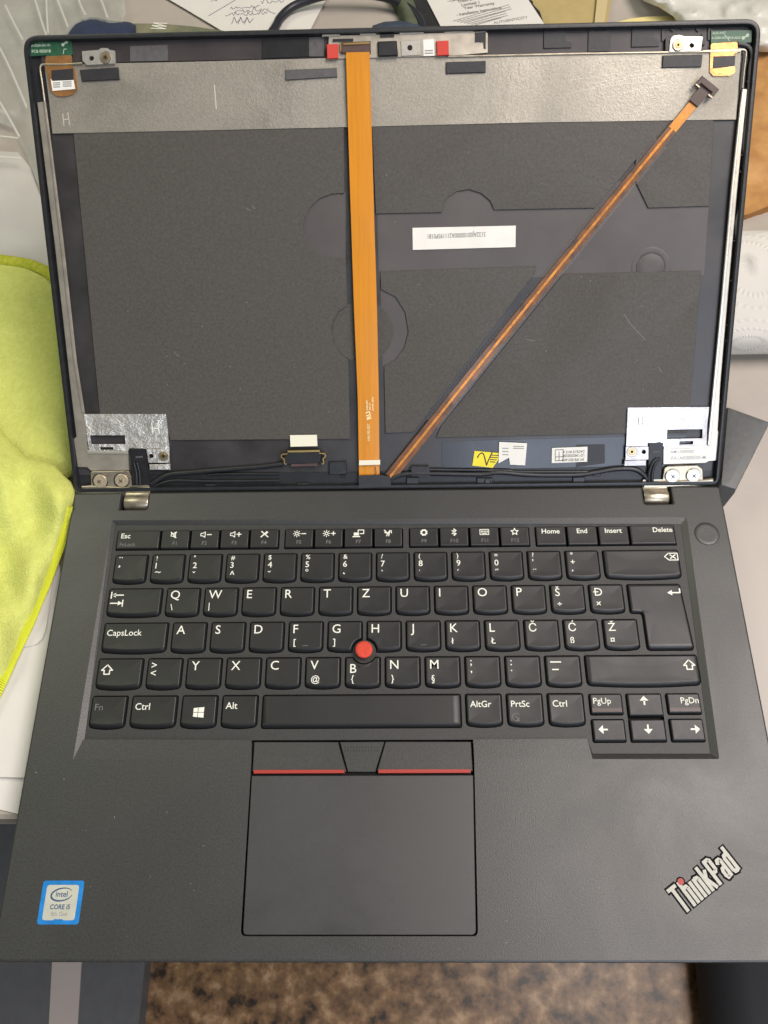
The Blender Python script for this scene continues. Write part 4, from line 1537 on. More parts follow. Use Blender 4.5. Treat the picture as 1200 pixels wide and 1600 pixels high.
for px in ([(503, 53), (531, 52), (531, 56), (503, 57)], [(562, 51.5), (588, 50.5), (588, 54), (562, 55)], [(624, 49.5), (662, 48.5), (662, 52.5), (624, 53.5)], [(694, 48), (740, 47), (740, 50), (694, 51.5)]):
    lsheet('spring_clip', px, -.0012, .0012, 'screw', wb, bev=.0002)
for px in ([(594, 54), (616, 53), (616, 57.5), (594, 58)], [(520, 61), (552, 60), (552, 64), (520, 65)]):
    lsheet('black_component', px, wd_ + .0006, .0006, 'black', wb)

# ---- wide orange flex cable
fd = FL + .0034
n = 34
bm = bmesh.new()
L0, R0 = [(540.5, 82), (547, 300), (553, 480), (559, 620), (561, 745)], [(577.5, 81), (583.5, 300), (589, 480), (592, 620), (593, 744)]


def lerp_path(P, t):
    v = P[0][1] + (P[-1][1] - P[0][1]) * t
    for a, b in zip(P[:-1], P[1:]):
        if a[1] <= v <= b[1] + 1e-6:
            s = (v - a[1]) / (b[1] - a[1])
            return (a[0] + (b[0] - a[0]) * s, v)
    return P[-1]


prevv = None
for i in range(n + 1):
    t = i / n
    dz = fd + .0004 * math.sin(t * 9 + .6) + .0003 * math.sin(t * 23)
    if t < .04:
        dz += .0012 * (1 - t / .04)
    a, b = lid2(*lerp_path(L0, t), dz), lid2(*lerp_path(R0, t), dz)
    row = []
    for k in range(5):
        s = k / 4
        row.append(bm.verts.new((a[0] + (b[0] - a[0]) * s, a[1] + (b[1] - a[1]) * s, dz + .0001 * math.sin(math.pi * s))))
    if prevv:
        for k in range(4):
            bm.faces.new((prevv[k], prevv[k + 1], row[k + 1], row[k]))
    prevv = row
ret = bmesh.ops.extrude_face_region(bm, geom=list(bm.faces))
for v in [g for g in ret['geom'] if isinstance(g, bmesh.types.BMVert)]:
    v.co.z -= .00018
fx_ = from_bm('ribbon_cable', bm, 'flex', M_LID, LAP, 60)
fx_['label'] = 'wide orange ribbon cable running down from the webcam board'
pz_ = fd + .0010
lsheet('white_band', [(561, 719.5), (594, 718.5), (594, 726), (561, 727)], pz_, .0004, 'cream', fx_)
bm = bmesh.new()
for (u, v, s, cap) in ((578, 689, 'HA190-057', .0013), (575, 641, 'E486289', .0010), (579.5, 641, '94V-0', .0010), (584, 642, 'AWM 2896', .0010)):
    x, y = lid2(u, v, pz_)
    text_bm(bm, s, cap, x, y, 'L', .015, rot=90, z=pz_ + .00002)
x, y = lid2(580, 654, pz_)
text_bm(bm, 'RU', .0022, x, y, 'L', .04, rot=100, z=pz_ + .00002, shear=-.2)
finish_print('cable_print', bm, 'flexink', M_LID, fx_)
lsheet('black_tape_end', [(560, 743), (594, 742), (610, 745), (611, 760), (561, 763)], fd + .0012, .0008, 'tape', fx_)
bm = bmesh.new()
stroke_bm(bm, [lid2(586, 730, pz_), lid2(588, 738, pz_), lid2(587, 742, pz_)], .0004, False, pz_ + .00002)
finish_print('crease_mark', bm, 'connector', M_LID, fx_)

# ---- thin diagonal cable
dd = FL + .0030
a, b = Vector((1092, 152)), Vector((609, 746))


def strip(name, w0, w1, d, m, parent, off=0.0, t0=0.0, t1=1.0, wob=0.0):
    bm = bmesh.new()
    pv = None
    N = 40
    dirv = (b - a).normalized()
    nv = Vector((-dirv.y, dirv.x))
    for i in range(N + 1):
        t = t0 + (t1 - t0) * i / N
        c = a.lerp(b, t)
        bend = 2.0 * math.sin(math.pi * t)
        w = w0 + (w1 - w0) * t
        o_ = off + wob * math.sin(i * 2.1) + bend
        z = d + .0004 * math.sin(t * 11)
        p, q = lid2(*(c + nv * (o_ - w / 2)), z), lid2(*(c + nv * (o_ + w / 2)), z)
        row = [bm.verts.new((*p, z)), bm.verts.new((*q, z))]
        if pv:
            bm.faces.new((pv[0], pv[1], row[1], row[0]))
        pv = row
    ret = bmesh.ops.extrude_face_region(bm, geom=list(bm.faces))
    for v in [g for g in ret['geom'] if isinstance(g, bmesh.types.BMVert)]:
        v.co.z -= .00015
    return from_bm(name, bm, m, M_LID, parent, 60)


dg = strip('diagonal_cable', 15, 17, dd, 'flexdark', LAP)
dg['label'] = 'thin dark orange cable lying diagonally over the lid'
strip('copper_trace', 4.2, 3.6, dd + .00025, 'trace', dg, off=.3, t0=.05)
strip('bright_section', 14.0, 14.0, dd + .00018, 'flex', dg, t0=0.02, t1=.085)
MT['clear'] = mat('clear_film', (0.5, 0.5, 0.5), 0.15, alpha=0.05)
strip('clear_sleeve', 22, 24, dd - .0005, 'clear', dg, t0=.12, t1=.86)
dn_ = (b - a).normalized()
nv = Vector((-dn_.y, dn_.x))


def along(t, s, base=a):
    p = base + dn_ * t + nv * s
    return (p.x, p.y)


lsheet('cable_stiffener', [along(-26, -8.5), along(12, -8.5), along(12, 8.5), along(-26, 8.5)], dd + .0012, .0008, 'connector', dg)
cplug = lsheet('cable_plug', [along(-30, -17), along(-12, -17), along(-12, -12), along(-19, -11), along(-19, 11), along(-12, 12), along(-12, 17), along(-30, 17)], dd + .0024, .0016, 'connector', dg, bev=.0003)
for s in (-13.0, 13.0):
    lsheet('plug_edge', [along(-14, s - 4), along(-12, s - 4), along(-12, s + 4), along(-14, s + 4)], dd + .0026, .0004, 'hinge', dg)

# ---- loose screen connector
sc_ = FL + .0032
so_ = lsheet('screen_plug', [(447, 706), (501, 705), (503, 713), (500, 724), (446, 726), (443, 716)], sc_, .0018, 'black', bev=.0004, label='black screen connector with a wire bail below a cream tab')
lsheet('plug_edge', [(449, 704), (500, 703), (500, 706.5), (449, 707.5)], sc_ + .0005, .0008, 'gold', so_, bev=.0002)
lsheet('cream_tab', [(453, 680), (495, 679.5), (496, 697), (454, 698)], sc_ - .0005, .0004, 'cream', so_)
tube('wire_bail', lpath([(449, 709), (441, 710), (440, 714), (444, 718), (445, 724), (448, 725)], sc_ + .0004), .0005, 'gold', M_LID, so_, seg=6)
tube('wire_bail', lpath([(499, 708), (507, 709), (508.5, 713), (505, 717), (506, 723), (503, 725)], sc_ + .0004), .0005, 'gold', M_LID, so_, seg=6)
lsheet('plug_foot', [(455, 724), (496, 723), (496, 728), (455, 729)], sc_ - .0003, .001, 'connector', so_)

# ---- labels on the lid
ld = FL + .0014
lw = lsheet('serial_label', [(644.5, 356), (806, 352.5), (805.5, 386), (645, 390.5)], FL + .0009, .0003, 'white', label='long white serial number label stuck upside down')
bm = bmesh.new()
x, y = lid2(758.5, 362.5, FL + .0009)
x2, _ = lid2(668, 364, FL + .0009)
me = raw_text('S132AJ00100000A211195P0181', 0)
tw = max(v.co.x for v in me.vertices) / CAP
bpy.data.meshes.remove(me)
caph = .0021
text_bm(bm, 'S132AJ00100000A211195P0181', caph, x, y, 'L', .0, xs=(x - x2) / (tw * caph), rot=181.2, z=FL + .00094)
finish_print('label_print', bm, 'ink', M_LID, lw)

yl = lsheet('yellow_label', [(741.5, 704.5), (780, 708), (783, 712), (770, 731), (738, 727.5)], ld, .0003, 'yellow', label='yellow label with an inked tick mark')
bm = bmesh.new()
pts = [lid2(u, v, ld) for u, v in ((746, 715), (749, 710), (754, 708), (757, 714), (760, 726), (762, 722), (769, 707))]
stroke_bm(bm, [(p.x, p.y) for p in catmull(pts, 5)], .0006, False, ld + .00005)
for v in (711, 714.5, 718, 721.5):
    stroke_bm(bm, [lid2(766, v, ld), lid2(779 - (v - 711) * .5, v + .6, ld)], .00045, False, ld + .00004)
finish_print('label_print', bm, 'ink', M_LID, yl)
wl = lsheet('code_label', [(780, 690.5), (823.5, 692.5), (820.5, 727), (797, 726), (795.5, 715), (779, 724)], ld + .0005, .0003, 'white', label='square white label beside the yellow one')
bm = bmesh.new()
for v in (697, 700):
    stroke_bm(bm, [lid2(802, v, ld), lid2(818, v + .3, ld)], .0004, False, ld + .00055)
for v in (700, 705, 710):
    stroke_bm(bm, [lid2(785, v, ld), lid2(794, v + .3, ld)], .0004, False, ld + .00055)
finish_print('label_print', bm, 'greyink', M_LID, wl)
w2_ = lsheet('date_label', [(862.5, 700), (918, 698), (917.5, 721.5), (862, 723.5)], ld, .0003, 'white', label='white label with a crossed box and three lines of upside down print')
bm = bmesh.new()
stroke_bm(bm, [lid2(*p, ld) for p in ((867.5, 703), (880, 702.5), (879.5, 719.5), (867.5, 720))], .0003, True, ld + .00004)
stroke_bm(bm, [lid2(873.5, 706, ld), lid2(873.5, 720, ld)], .0003, False, ld + .00004)
stroke_bm(bm, [lid2(867.5, 714, ld), lid2(880, 713.5, ld)], .0003, False, ld + .00005)
for (v, s) in ((703.3, 'DATE:19 W15 3'), (709.3, 'U2* 0402030338'), (715.8, 'JW SPB REV-A00')):
    x, y = lid2(913, v, ld)
    text_bm(bm, s, .00135, x, y, 'L', .008, xs=.80, rot=181.2, z=ld + .00004)
finish_print('label_print', bm, 'ink', M_LID, w2_)
# small scuffs
bm = bmesh.new()
for pts in ([(975, 491), (984, 505), (1008, 531)], [(385, 326), (392, 329)], [(272, 550), (279, 557)], [(823, 530), (836, 533)], [(1028, 573), (1034, 581)], [(394, 322), (398, 326)], [(260, 600), (262, 602)]):
    for p, q in zip(pts[:-1], pts[1:]):
        stroke_bm(bm, [lid2(*p, GZ), lid2(*q, GZ)], .0004, False, GZ + .00005)
finish_print('scuff_marks', bm, mat('scuff', (0.14, 0.13, 0.12), 0.6), M_LID, LAP)['kind'] = 'stuff'


# ================================================================ THINGS ON THE TABLE
def fill_px(name, px, zf, m, parent=None, step=10, th=0.0006, tags=None, smooth_ang=180):
    """sheet over a pixel outline lying on the table: zf(u, v, dist_to_edge_px) gives height above the table"""
    P = [Vector(p) for p in px]
    dense = []
    for i in range(len(P)):
        p, q = P[i], P[(i + 1) % len(P)]
        k = max(1, int((q - p).length / step))
        dense += [p.lerp(q, j / k) for j in range(k)]
    pts = list(dense)
    pl = [(p.x, p.y) for p in dense]
    ed = [(i, (i + 1) % len(dense)) for i in range(len(dense))]

    def edist(u, v):
        best = 1e9
        q = Vector((u, v))
        for i in range(len(P)):
            s, e = P[i], P[(i + 1) % len(P)]
            dv = e - s
            t = max(0, min(1, (q - s).dot(dv) / max(1e-9, dv.length_squared)))
            best = min(best, (q - s - dv * t).length)
        return best
    us = [p.x for p in dense]
    vs = [p.y for p in dense]
    u = min(us)
    while u < max(us):
        v = min(vs)
        while v < max(vs):
            uu, v2 = u + random.uniform(-.25, .25) * step, v + random.uniform(-.25, .25) * step
            if pip(uu, v2, pl) and edist(uu, v2) > step * .5:
                pts.append(Vector((uu, v2)))
            v += step
        u += step
    vo, eo, fo, *_ = delaunay_2d_cdt(pts, ed, [], 0, 1e-6)
    bm = bmesh.new()
    bv = []
    for p in vo:
        z = zf(p.x, p.y, edist(p.x, p.y))
        w_ = on_z(p.x, p.y, Z_T + z)
        bv.append(bm.verts.new((w_.x, w_.y, z)))
    for f in fo:
        cx = sum(vo[i].x for i in f) / 3
        cy = sum(vo[i].y for i in f) / 3
        if pip(cx, cy, pl):
            bm.faces.new([bv[i] for i in f])
    for v in [v for v in bm.verts if not v.link_faces]:
        bm.verts.remove(v)
    bmesh.ops.recalc_face_normals(bm, faces=bm.faces)
    if sum(f.normal.z for f in bm.faces) < 0:
        bmesh.ops.reverse_faces(bm, faces=bm.faces)
    if th:
        ret = bmesh.ops.extrude_face_region(bm, geom=list(bm.faces))
        for v in [g for g in ret['geom'] if isinstance(g, bmesh.types.BMVert)]:
            v.co.z -= th
    return from_bm(name, bm, m, M_TAB, parent, smooth_ang if smooth_ang < 180 else 60)


def nz(u, v, s, k=0):
    return noise.noise(Vector((u * s, v * s, k * 3.7)))


# ---- green cloth
def cloth_material():
    m = mat('microfibre_cloth', (0.66, 0.69, 0.19), 0.95, spec=0.1, c2=(0.58, 0.61, 0.15), vscale=300, bump=0.8, bscale=900, sheen=0.3, bdist=.0009)
    return m


MT['cloth'] = cloth_material()
MT['hem'] = mat('cloth_hem', (0.54, 0.56, 0.07), 0.9, spec=0.1, c2=(0.38, 0.41, 0.03), vscale=420, bump=0.8, bscale=600, bdist=.0008)
cloth = thing('cleaning_cloth', 'yellow-green microfibre cloth heaped beside the laptop', 'cloth', (*tab2(20, 700), Z_T))
A = [(-110, 385), (0, 402), (40, 408), (78, 424), (104, 470), (118, 600), (124, 735), (60, 770), (-110, 770)]
fill_px('cloth_back', A, lambda u, v, e: .006 + .004 * min(1, e / 25) + (.006 * nz(u, v, .012, 1) + .0012 * nz(u, v, .03, 2)) * min(1, e / 40), 'cloth', cloth, 6, .0015)
B = [(-110, 560), (-40, 628), (0, 672), (20, 694), (40, 714), (62, 719), (86, 728), (100, 744), (110, 752), (115, 764), (115, 775), (113, 786), (109, 797), (101, 834), (90, 876), (66, 938), (40, 1000), (0, 1086), (-110, 1300)]


def zB(u, v, e):
    k = 1 - math.exp(-e / 16)
    ridge = .010 * math.exp(-((u - 95) ** 2 + (v - 775) ** 2) / 1400)
    fold = .004 * math.sin((u * .8 + v * .6) * .045) + .003 * nz(u, v, .02, 4) + .0022 * math.sin((u * 1.2 - v * .35) * .07 + 1.0) + .0012 * nz(u, v, .04, 5)
    low = max(0, min(1, (900 - v) / 180))
    return .006 + .010 * low + (.009 + fold) * k + ridge


fill_px('cloth_fold', B, zB, 'cloth', cloth, 5, .0015)
hp_ = []
for u, v in ((110, 792), (104, 822), (99, 850), (88, 880), (77, 910), (64, 940), (51, 972), (36, 1004), (20, 1038), (4, 1073), (-30, 1140), (-70, 1220)):
    z = zB(u, v, 3) + .0006
    p = on_z(u - 3, v - 2, Z_T + z)
    hp_.append(Vector((p.x, p.y, z)))
tube('hem', hp_, .0026, 'hem', M_TAB, cloth, seg=10, n=6, flat=.55)
hp2_ = []
for u, v in ((-90, 391), (-40, 398), (0, 405), (40, 411), (60, 418), (79, 428), (95, 445)):
    p = on_z(u, v, Z_T + .0085)
    hp2_.append(Vector((p.x, p.y, .0085)))
tube('hem', hp2_, .0036, 'hem', M_TAB, cloth, seg=10, n=6, flat=.5)
# overlock stitches along the near hem
path = catmull(hp_, 14)
bm = bmesh.new()
for i in range(2, len(path) - 2):
    for s in (0.5,):
        p = path[i].lerp(path[i + 1], s)
        t = (path[i + 1] - path[i]).normalized()
        n_ = Vector((-t.y, t.x, 0))
        q = [p - n_ * .0026 + t * .0002, p - n_ * .0008 + t * .0005, p + n_ * .0008 + t * .0008, p + n_ * .0026 + t * .0011]
        zs = (.0005, .0019, .0019, .0005)
        for j in range(3):
            aa, bb = q[j], q[j + 1]
            vsx = [bm.verts.new((aa.x - t.x * .0003, aa.y - t.y * .0003, aa.z + zs[j])), bm.verts.new((bb.x - t.x * .0003, bb.y - t.y * .0003, bb.z + zs[j + 1])),
                   bm.verts.new((bb.x + t.x * .0003, bb.y + t.y * .0003, bb.z + zs[j + 1])), bm.verts.new((aa.x + t.x * .0003, aa.y + t.y * .0003, aa.z + zs[j]))]
            bm.faces.new(vsx)
st_ = from_bm('stitching', bm, mat('stitch_thread', (0.70, 0.74, 0.03), 0.8), M_TAB, cloth)
st_['kind'] = 'stuff'

# ---- white sheets under the cloth
MT['paper'] = mat('white_paper', (0.68, 0.66, 0.61), 0.7, var=0.02, vscale=60)
flat = lambda z: (lambda u, v, e: z)
o = fill_px('paper_sheet', [(-120, 820), (80, 820), (86, 870), (83, 905), (77, 950), (71, 985), (66, 998), (58, 1006), (45, 1010), (30, 1012), (-120, 1022)], flat(.0050), 'paper', None, 14, .0006)
tag(o, 'white sheet with a rounded corner lying under the yellow-green cloth', 'paper')
o = fill_px('paper_sheet', [(-120, 830), (85, 830), (95, 900), (40, 1215), (20, 1214.5), (-120, 1210)], flat(.0040), 'paper', None, 16, .0022)
tag(o, 'plain white pad of paper tucked beside the palm rest', 'paper')
o = fill_px('paper_sheet', [(-120, 1100), (70, 1100), (30, 1272), (0, 1265), (-120, 1250)], flat(.0012), 'paper', None, 16, .0010)
tag(o, 'white sheet reaching the table edge below the paper pad', 'paper')

# ---- plastic bag top left
def plastic(name, c, a, rough):
    m = bpy.data.materials.new(name)
    m.use_nodes = True
    nt = m.node_tree
    b = nt.nodes['Principled BSDF']
    b.inputs['Base Color'].default_value = (*c, 1)
    b.inputs['Roughness'].default_value = rough
    b.inputs['Alpha'].default_value = a
    tc = nt.nodes.new('ShaderNodeTexCoord')
    n = nt.nodes.new('ShaderNodeTexNoise')
    n.inputs['Scale'].default_value = 28
    n.inputs['Detail'].default_value = 5
    nt.links.new(tc.outputs['Object'], n.inputs['Vector'])
    bp = nt.nodes.new('ShaderNodeBump')
    bp.inputs['Strength'].default_value = .35
    bp.inputs['Distance'].default_value = .0015
    nt.links.new(n.outputs['Fac'], bp.inputs['Height'])
    nt.links.new(bp.outputs[0], b.inputs['Normal'])
    mr = nt.nodes.new('ShaderNodeMapRange')
    mr.inputs['From Min'].default_value = .35
    mr.inputs['From Max'].default_value = .7
    mr.inputs['To Min'].default_value = a * .7
    mr.inputs['To Max'].default_value = min(1, a * 1.35)
    nt.links.new(n.outputs['Fac'], mr.inputs[0])
    nt.links.new(mr.outputs[0], b.inputs['Alpha'])
    return m


MT['plastic'] = plastic('clear_plastic_bag', (0.52, 0.54, 0.48), .45, .25)
MT['whiteplastic'] = plastic('white_plastic_bag', (0.66, 0.65, 0.58), .95, .4)


def crease(u, v):
    s = 0
    for k, (a_, b_) in enumerate(((0.42, 8), (0.42, 52), (.42, 86), (0.45, 122), (0.5, 156), (.48, 190), (.45, -40), (.5, -95))):
        dist = (u - b_ - a_ * v) / 1.1
        s += .0020 * math.exp(-(dist / 2.6) ** 2)
    return s


o = fill_px('plastic_bag', [(-150, -40), (190, -40), (196, 20), (185, 60), (150, 120), (120, 230), (96, 330), (55, 280), (40, 238), (20, 200), (-30, 180), (-150, 150)],
            lambda u, v, e: .004 + .006 * min(1, e / 20) + crease(u, v) + .003 * nz(u, v, .012, 7), 'plastic', None, 9, 0.0)
tag(o, 'crinkled clear plastic bag behind the lid corner', 'plastic bag')
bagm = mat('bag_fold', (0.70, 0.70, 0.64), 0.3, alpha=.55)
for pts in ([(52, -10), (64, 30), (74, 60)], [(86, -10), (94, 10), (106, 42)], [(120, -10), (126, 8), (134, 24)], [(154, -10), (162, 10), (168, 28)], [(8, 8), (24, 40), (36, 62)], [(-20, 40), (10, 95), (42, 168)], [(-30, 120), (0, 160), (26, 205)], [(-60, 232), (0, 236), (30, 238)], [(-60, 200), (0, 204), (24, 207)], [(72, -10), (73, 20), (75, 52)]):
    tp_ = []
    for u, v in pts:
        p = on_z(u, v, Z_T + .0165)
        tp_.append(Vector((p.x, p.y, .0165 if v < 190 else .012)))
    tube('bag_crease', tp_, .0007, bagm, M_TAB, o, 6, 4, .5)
o = fill_px('plastic_film', [(-150, 228), (0, 236), (28, 238), (48, 262), (60, 300), (75, 330), (110, 350), (120, 470), (-150, 470)],
            lambda u, v, e: .0015 + .002 * min(1, e / 20) + .003 * abs(nz(u, v, .014, 9)), mat('milky_film', (0.50, 0.485, 0.44), 0.35, var=.05, vscale=20, bump=.3, bscale=30, bdist=.002), None, 10, .0003)
tag(o, 'milky plastic film lying above the cloth hem', 'plastic film')

# ---- navy pouch and strap behind the lid
MT['navy'] = mat('navy_fabric', (0.020, 0.032, 0.075), 0.75, var=.2, vscale=100, bump=.5, bscale=900, sheen=.15)
MT['olive'] = mat('olive_strap', (0.24, 0.225, 0.14), 0.8, c2=(0.10, 0.12, 0.07), vscale=40, bump=.4, bscale=900)
o = fill_px('fabric_pouch', [(98, 66), (106, 48), (116, 36), (128, 30), (141, 27), (152, 27.5), (164, 31), (180, 33), (200, 34), (213, 38), (214, 80), (98, 80)],
            lambda u, v, e: .004 + .020 * (1 - math.exp(-e / 8)), 'navy', None, 4, .003)
tag(o, 'dark navy fabric pouch showing above the lid', 'pouch')
strap = thing('woven_strap', 'olive woven strap with white lettering beside the pouch', 'strap', (*tab2(260, 50), Z_T))
fill_px('strap_band', [(192, 46), (205, 36.5), (255, 37), (300, 41), (350, 48), (350, 80), (192, 80)], flat(.006), 'olive', strap, 8, .004)
bm = bmesh.new()
for pts in ([(236, 44.5), (259, 45.5)], [(259, 45.5), (238, 40)], [(238, 40), (260, 41.5)], [(260, 41.5), (240, 36.2)], [(240, 36.2), (261, 37)]):
    stroke_bm(bm, [tab2(p[0], p[1], .006) for p in pts], .0009, False, .0062)
finish_print('strap_lettering', bm, 'legend', M_TAB, strap)

# ---- handwritten note
note = thing('handwritten_note', 'white note with handwriting in pen behind the lid', 'paper', (*tab2(390, 30), Z_T))
fill_px('note_sheet', [(228, -22), (290, 14), (345, 47), (380, 68), (470, 75), (520, -22)], flat(.0022), 'paper', note, 20, .0005)
MT['penink'] = mat('pen_ink', (0.07, 0.06, 0.13), 0.6)
bm = bmesh.new()
stroke_bm(bm, [tab2(326, 25, .0022), tab2(368, 0, .0022)], .0004, False, .0024)
for k, (u0, v0, u1) in enumerate(((360, 13, 408), (366, 18.5, 420), (352, 24.5, 432), (408, 4, 446), (330, 2, 342))):
    pts = []
    u = u0
    while u < u1:
        pts.append(tab2(u, v0 - (u - u0) * .06 + random.uniform(-2.2, 2.2) + (random.random() < .12) * -4, .0022))
        u += random.uniform(1.2, 3.2)
    stroke_bm(bm, pts, .00032, False, .0024)
for k in range(3):
    u0 = 362 + k * 10
    stroke_bm(bm, [tab2(u0, 38, .0022), tab2(u0 + 4, 27, .0022), tab2(u0 + 8, 36, .0022), tab2(u0 + 14, 29, .0022)], .0004, False, .0024)
finish_print('handwriting', bm, 'penink', M_TAB, note)

# ---- black cable loop
cp = []
for u, v, z in ((395, 90, .006), (428, 46, .006), (438, 28, .006), (455, 12, .007), (480, 1, .009), (520, -9, .012), (565, -9, .012), (605, -3, .010), (634, 10, .008), (655, 30, .008), (668, 70, .006)):
    p = on_z(u, v, Z_T + z)
    cp.append(Vector((p.x, p.y, z)))
o = tube('power_cable', cp, .0031, mat('cable_rubber', (0.018, 0.019, 0.026), 0.4), M_TAB, None, 10, 8)
tag(o, 'black cable bent in a loop on the table behind the lid', 'cable')
o = fill_px('fabric_pouch', [(578, 70), (582, 40), (600, 34), (640, 31), (656, 36), (662, 44), (664, 70)], lambda u, v, e: .004 + .016 * (1 - math.exp(-e / 6)), mat('slate_fabric', (0.045, 0.065, 0.10), 0.7, var=.2, vscale=80, bump=.4, bscale=800), None, 4, .003)
tag(o, 'slate blue padded case end under the cable', 'case')
o = fill_px('olive_bag', [(596, -20), (640, -20), (660, 30), (660, 60), (628, 45), (622, 20)], lambda u, v, e: .003 + .010 * (1 - math.exp(-e / 8)), mat('olive_fabric', (0.085, 0.10, 0.06), 0.8, var=.25, vscale=60, bump=.4, bscale=800), None, 5, .002)
tag(o, 'dull olive cloth bag by the cable plug', 'bag')

# ---- printed warranty sheet on a black folder
o = fill_px('black_folder', [(634, -25), (668, 46), (690, 80), (860, 70), (830, -25)], flat(.005), mat('black_card', (0.022, 0.022, 0.024), 0.5, var=.2, vscale=200), None, 20, .003)
tag(o, 'black card folder under the printed sheet', 'folder')
ws = thing('printed_sheet', 'white printed warranty sheet lying on the black folder', 'paper', (*tab2(760, 20), Z_T + .005))
fill_px('sheet', [(652, -30), (688, 40), (710, 80), (880, 75), (851, 38), (806, -30)], flat(.0062), 'paper', ws, 20, .0006)
bm = bmesh.new()
p0, p1 = Vector(tab2(705, 24, .0062)), Vector(tab2(800, 8, .0062))
wa = math.degrees(math.atan2((p1 - p0).y, (p1 - p0).x))
for s, u, v, cap, b_ in (('- Certificate of', 700, 3.5, .0026, .02), ('Dead pixel', 717, 4, .0027, .02), ('Limited 1', 722, 10, .0029, .02), ('Year Warranty', 725, 15, .0029, .02), ('- Installation Instructions', 714, 25.5, .0030, .02),
                         ('AUTHENTICITY', 772, 38, .0028, .0)):
    x, y = tab2(u, v, .0062)
    text_bm(bm, s, cap, x, y, 'L', b_, xs=.78 if len(s) > 14 else .9, rot=wa, z=.0064)
for k in range(7):
    u, v = 709 - k * 0.5 + k * 6, 33 + k * 1.1
    x, y = tab2(u, v, .0062)
    x2, y2 = tab2(795 + (k % 3) * 4 - k * 2, 7.5 + k * 3.4, .0062)
    t = 0.0
    while t < 1:
        t2 = min(1, t + random.uniform(.03, .09))
        stroke_bm(bm, [(x + (x2 - x) * t, y + (y2 - y) * t), (x + (x2 - x) * t2, y + (y2 - y) * t2)], .0006, False, .0064)
        t = t2 + .018
finish_print('sheet_print', bm, 'greyink', M_TAB, ws)

# ---- khaki envelope, white bag, yellow slip
env = thing('kraft_envelope', 'khaki padded envelope behind the lid', 'envelope', (*tab2(890, 20), Z_T))
MT['kraft'] = mat('kraft_paper', (0.43, 0.33, 0.14), 0.75, var=.06, vscale=80, bump=.2, bscale=600)
fill_px('envelope_body', [(790, -30), (852, 45), (870, 80), (944, 80), (948, 45), (960, -30)], lambda u, v, e: .003 + .003 * min(1, e / 15), 'kraft', env, 12, .002)
fill_px('envelope_flap', [(936, -30), (928, 45), (926, 75), (938, 75), (943, 45), (954, -30)], flat(.0085), mat('kraft_light', (0.52, 0.42, 0.22), 0.7), env, 14, .0008)
o = fill_px('yellow_slip', [(950, 60), (962, 35), (985, 29), (1010, 26), (1042, 24.5), (1056, 31), (1062, 60)], flat(.004), mat('pale_yellow_paper', (0.72, 0.60, 0.25), 0.7), None, 10, .001)
tag(o, 'pale yellow slip of paper under the white bag', 'paper')
o = fill_px('white_bag', [(985, -30), (1005, 0), (1030, 10), (1052, 24), (1064, 40), (1090, 80), (1210, 80), (1235, 45), (1300, 20), (1300, -30)],
            lambda u, v, e: .006 + .010 * (1 - math.exp(-e / 10)) + .010 * abs(nz(u, v, .013, 12)) + .003 * (1 - abs(nz(u, v * 2.2, .022, 13))) ** 4, 'whiteplastic', None, 5, .0006)
tag(o, 'crumpled white plastic bag behind the right lid corner', 'plastic bag')

# ---- brown packing card at the right
bc = fill_px('packing_card', [(1120, 50), (1300, 40), (1300, 318), (1206, 320), (1165, 336), (1120, 336)], lambda u, v, e: .010 + .003 * nz(u, v, .02, 15) - .004 * max(0, min(1, (v - 255) / 20)),
             mat('brown_card', (0.50, 0.265, 0.085), 0.7, c2=(0.36, 0.17, 0.05), vscale=70, bump=.5, bscale=200, bdist=.001), None, 10, .008)
tag(bc, 'orange-brown packing card beside the right lid edge', 'cardboard')

# ---- paper towel roll
def towel_material():
    m = mat('embossed_towel', (0.62, 0.595, 0.545), 0.85, var=.02, vscale=40)
    nt = m.node_tree
    b = nt.nodes['Principled BSDF']
    tc = nt.nodes.new('ShaderNodeTexCoord')
    vor = nt.nodes.new('ShaderNodeTexVoronoi')
    vor.inputs['Scale'].default_value = 4.2
    vor.inputs['Randomness'].default_value = .2
    nt.links.new(tc.outputs['UV'], vor.inputs['Vector'])
    sb = nt.nodes.new('ShaderNodeVectorMath')
    sb.operation = 'SUBTRACT'
    nt.links.new(tc.outputs['UV'], sb.inputs[0])
    nt.links.new(vor.outputs['Position'], sb.inputs[1])
    sp = nt.nodes.new('ShaderNodeSeparateXYZ')
    nt.links.new(sb.outputs[0], sp.inputs[0])

    def mth(op, a_, b_=None):
        n_ = nt.nodes.new('ShaderNodeMath')
        n_.operation = op
        for i_, x_ in enumerate((a_, b_)):
            if x_ is None:
                continue
            if isinstance(x_, (int, float)):
                n_.inputs[i_].default_value = x_
            else:
                nt.links.new(x_, n_.inputs[i_])
        return n_.outputs[0]
    th_ = mth('ARCTAN2', sp.outputs[1], sp.outputs[0])
    rings_ = mth('MAXIMUM', mth('SINE', mth('MULTIPLY', vor.outputs['Distance'], 46)), 0.0)
    dots_ = mth('ADD', mth('MULTIPLY', mth('SINE', mth('MULTIPLY', th_, 34)), 0.5), 0.5)
    hgt_ = mth('MULTIPLY', rings_, dots_)
    pr = nt.nodes.new('ShaderNodeMath')
    pr.operation = 'MULTIPLY'
    pr.inputs[1].default_value = -1.0
    nt.links.new(hgt_, pr.inputs[0])
    bp = nt.nodes.new('ShaderNodeBump')
    bp.inputs['Strength'].default_value = 0.55
    bp.inputs['Distance'].default_value = .0006
    nt.links.new(pr.outputs[0], bp.inputs['Height'])
    nt.links.new(bp.outputs[0], b.inputs['Normal'])
    return m


roll = thing('paper_towel', 'white embossed folded paper towel pad beside the lid', 'paper towel', (0.38, 0.19, Z_T))
RZ_ = .016


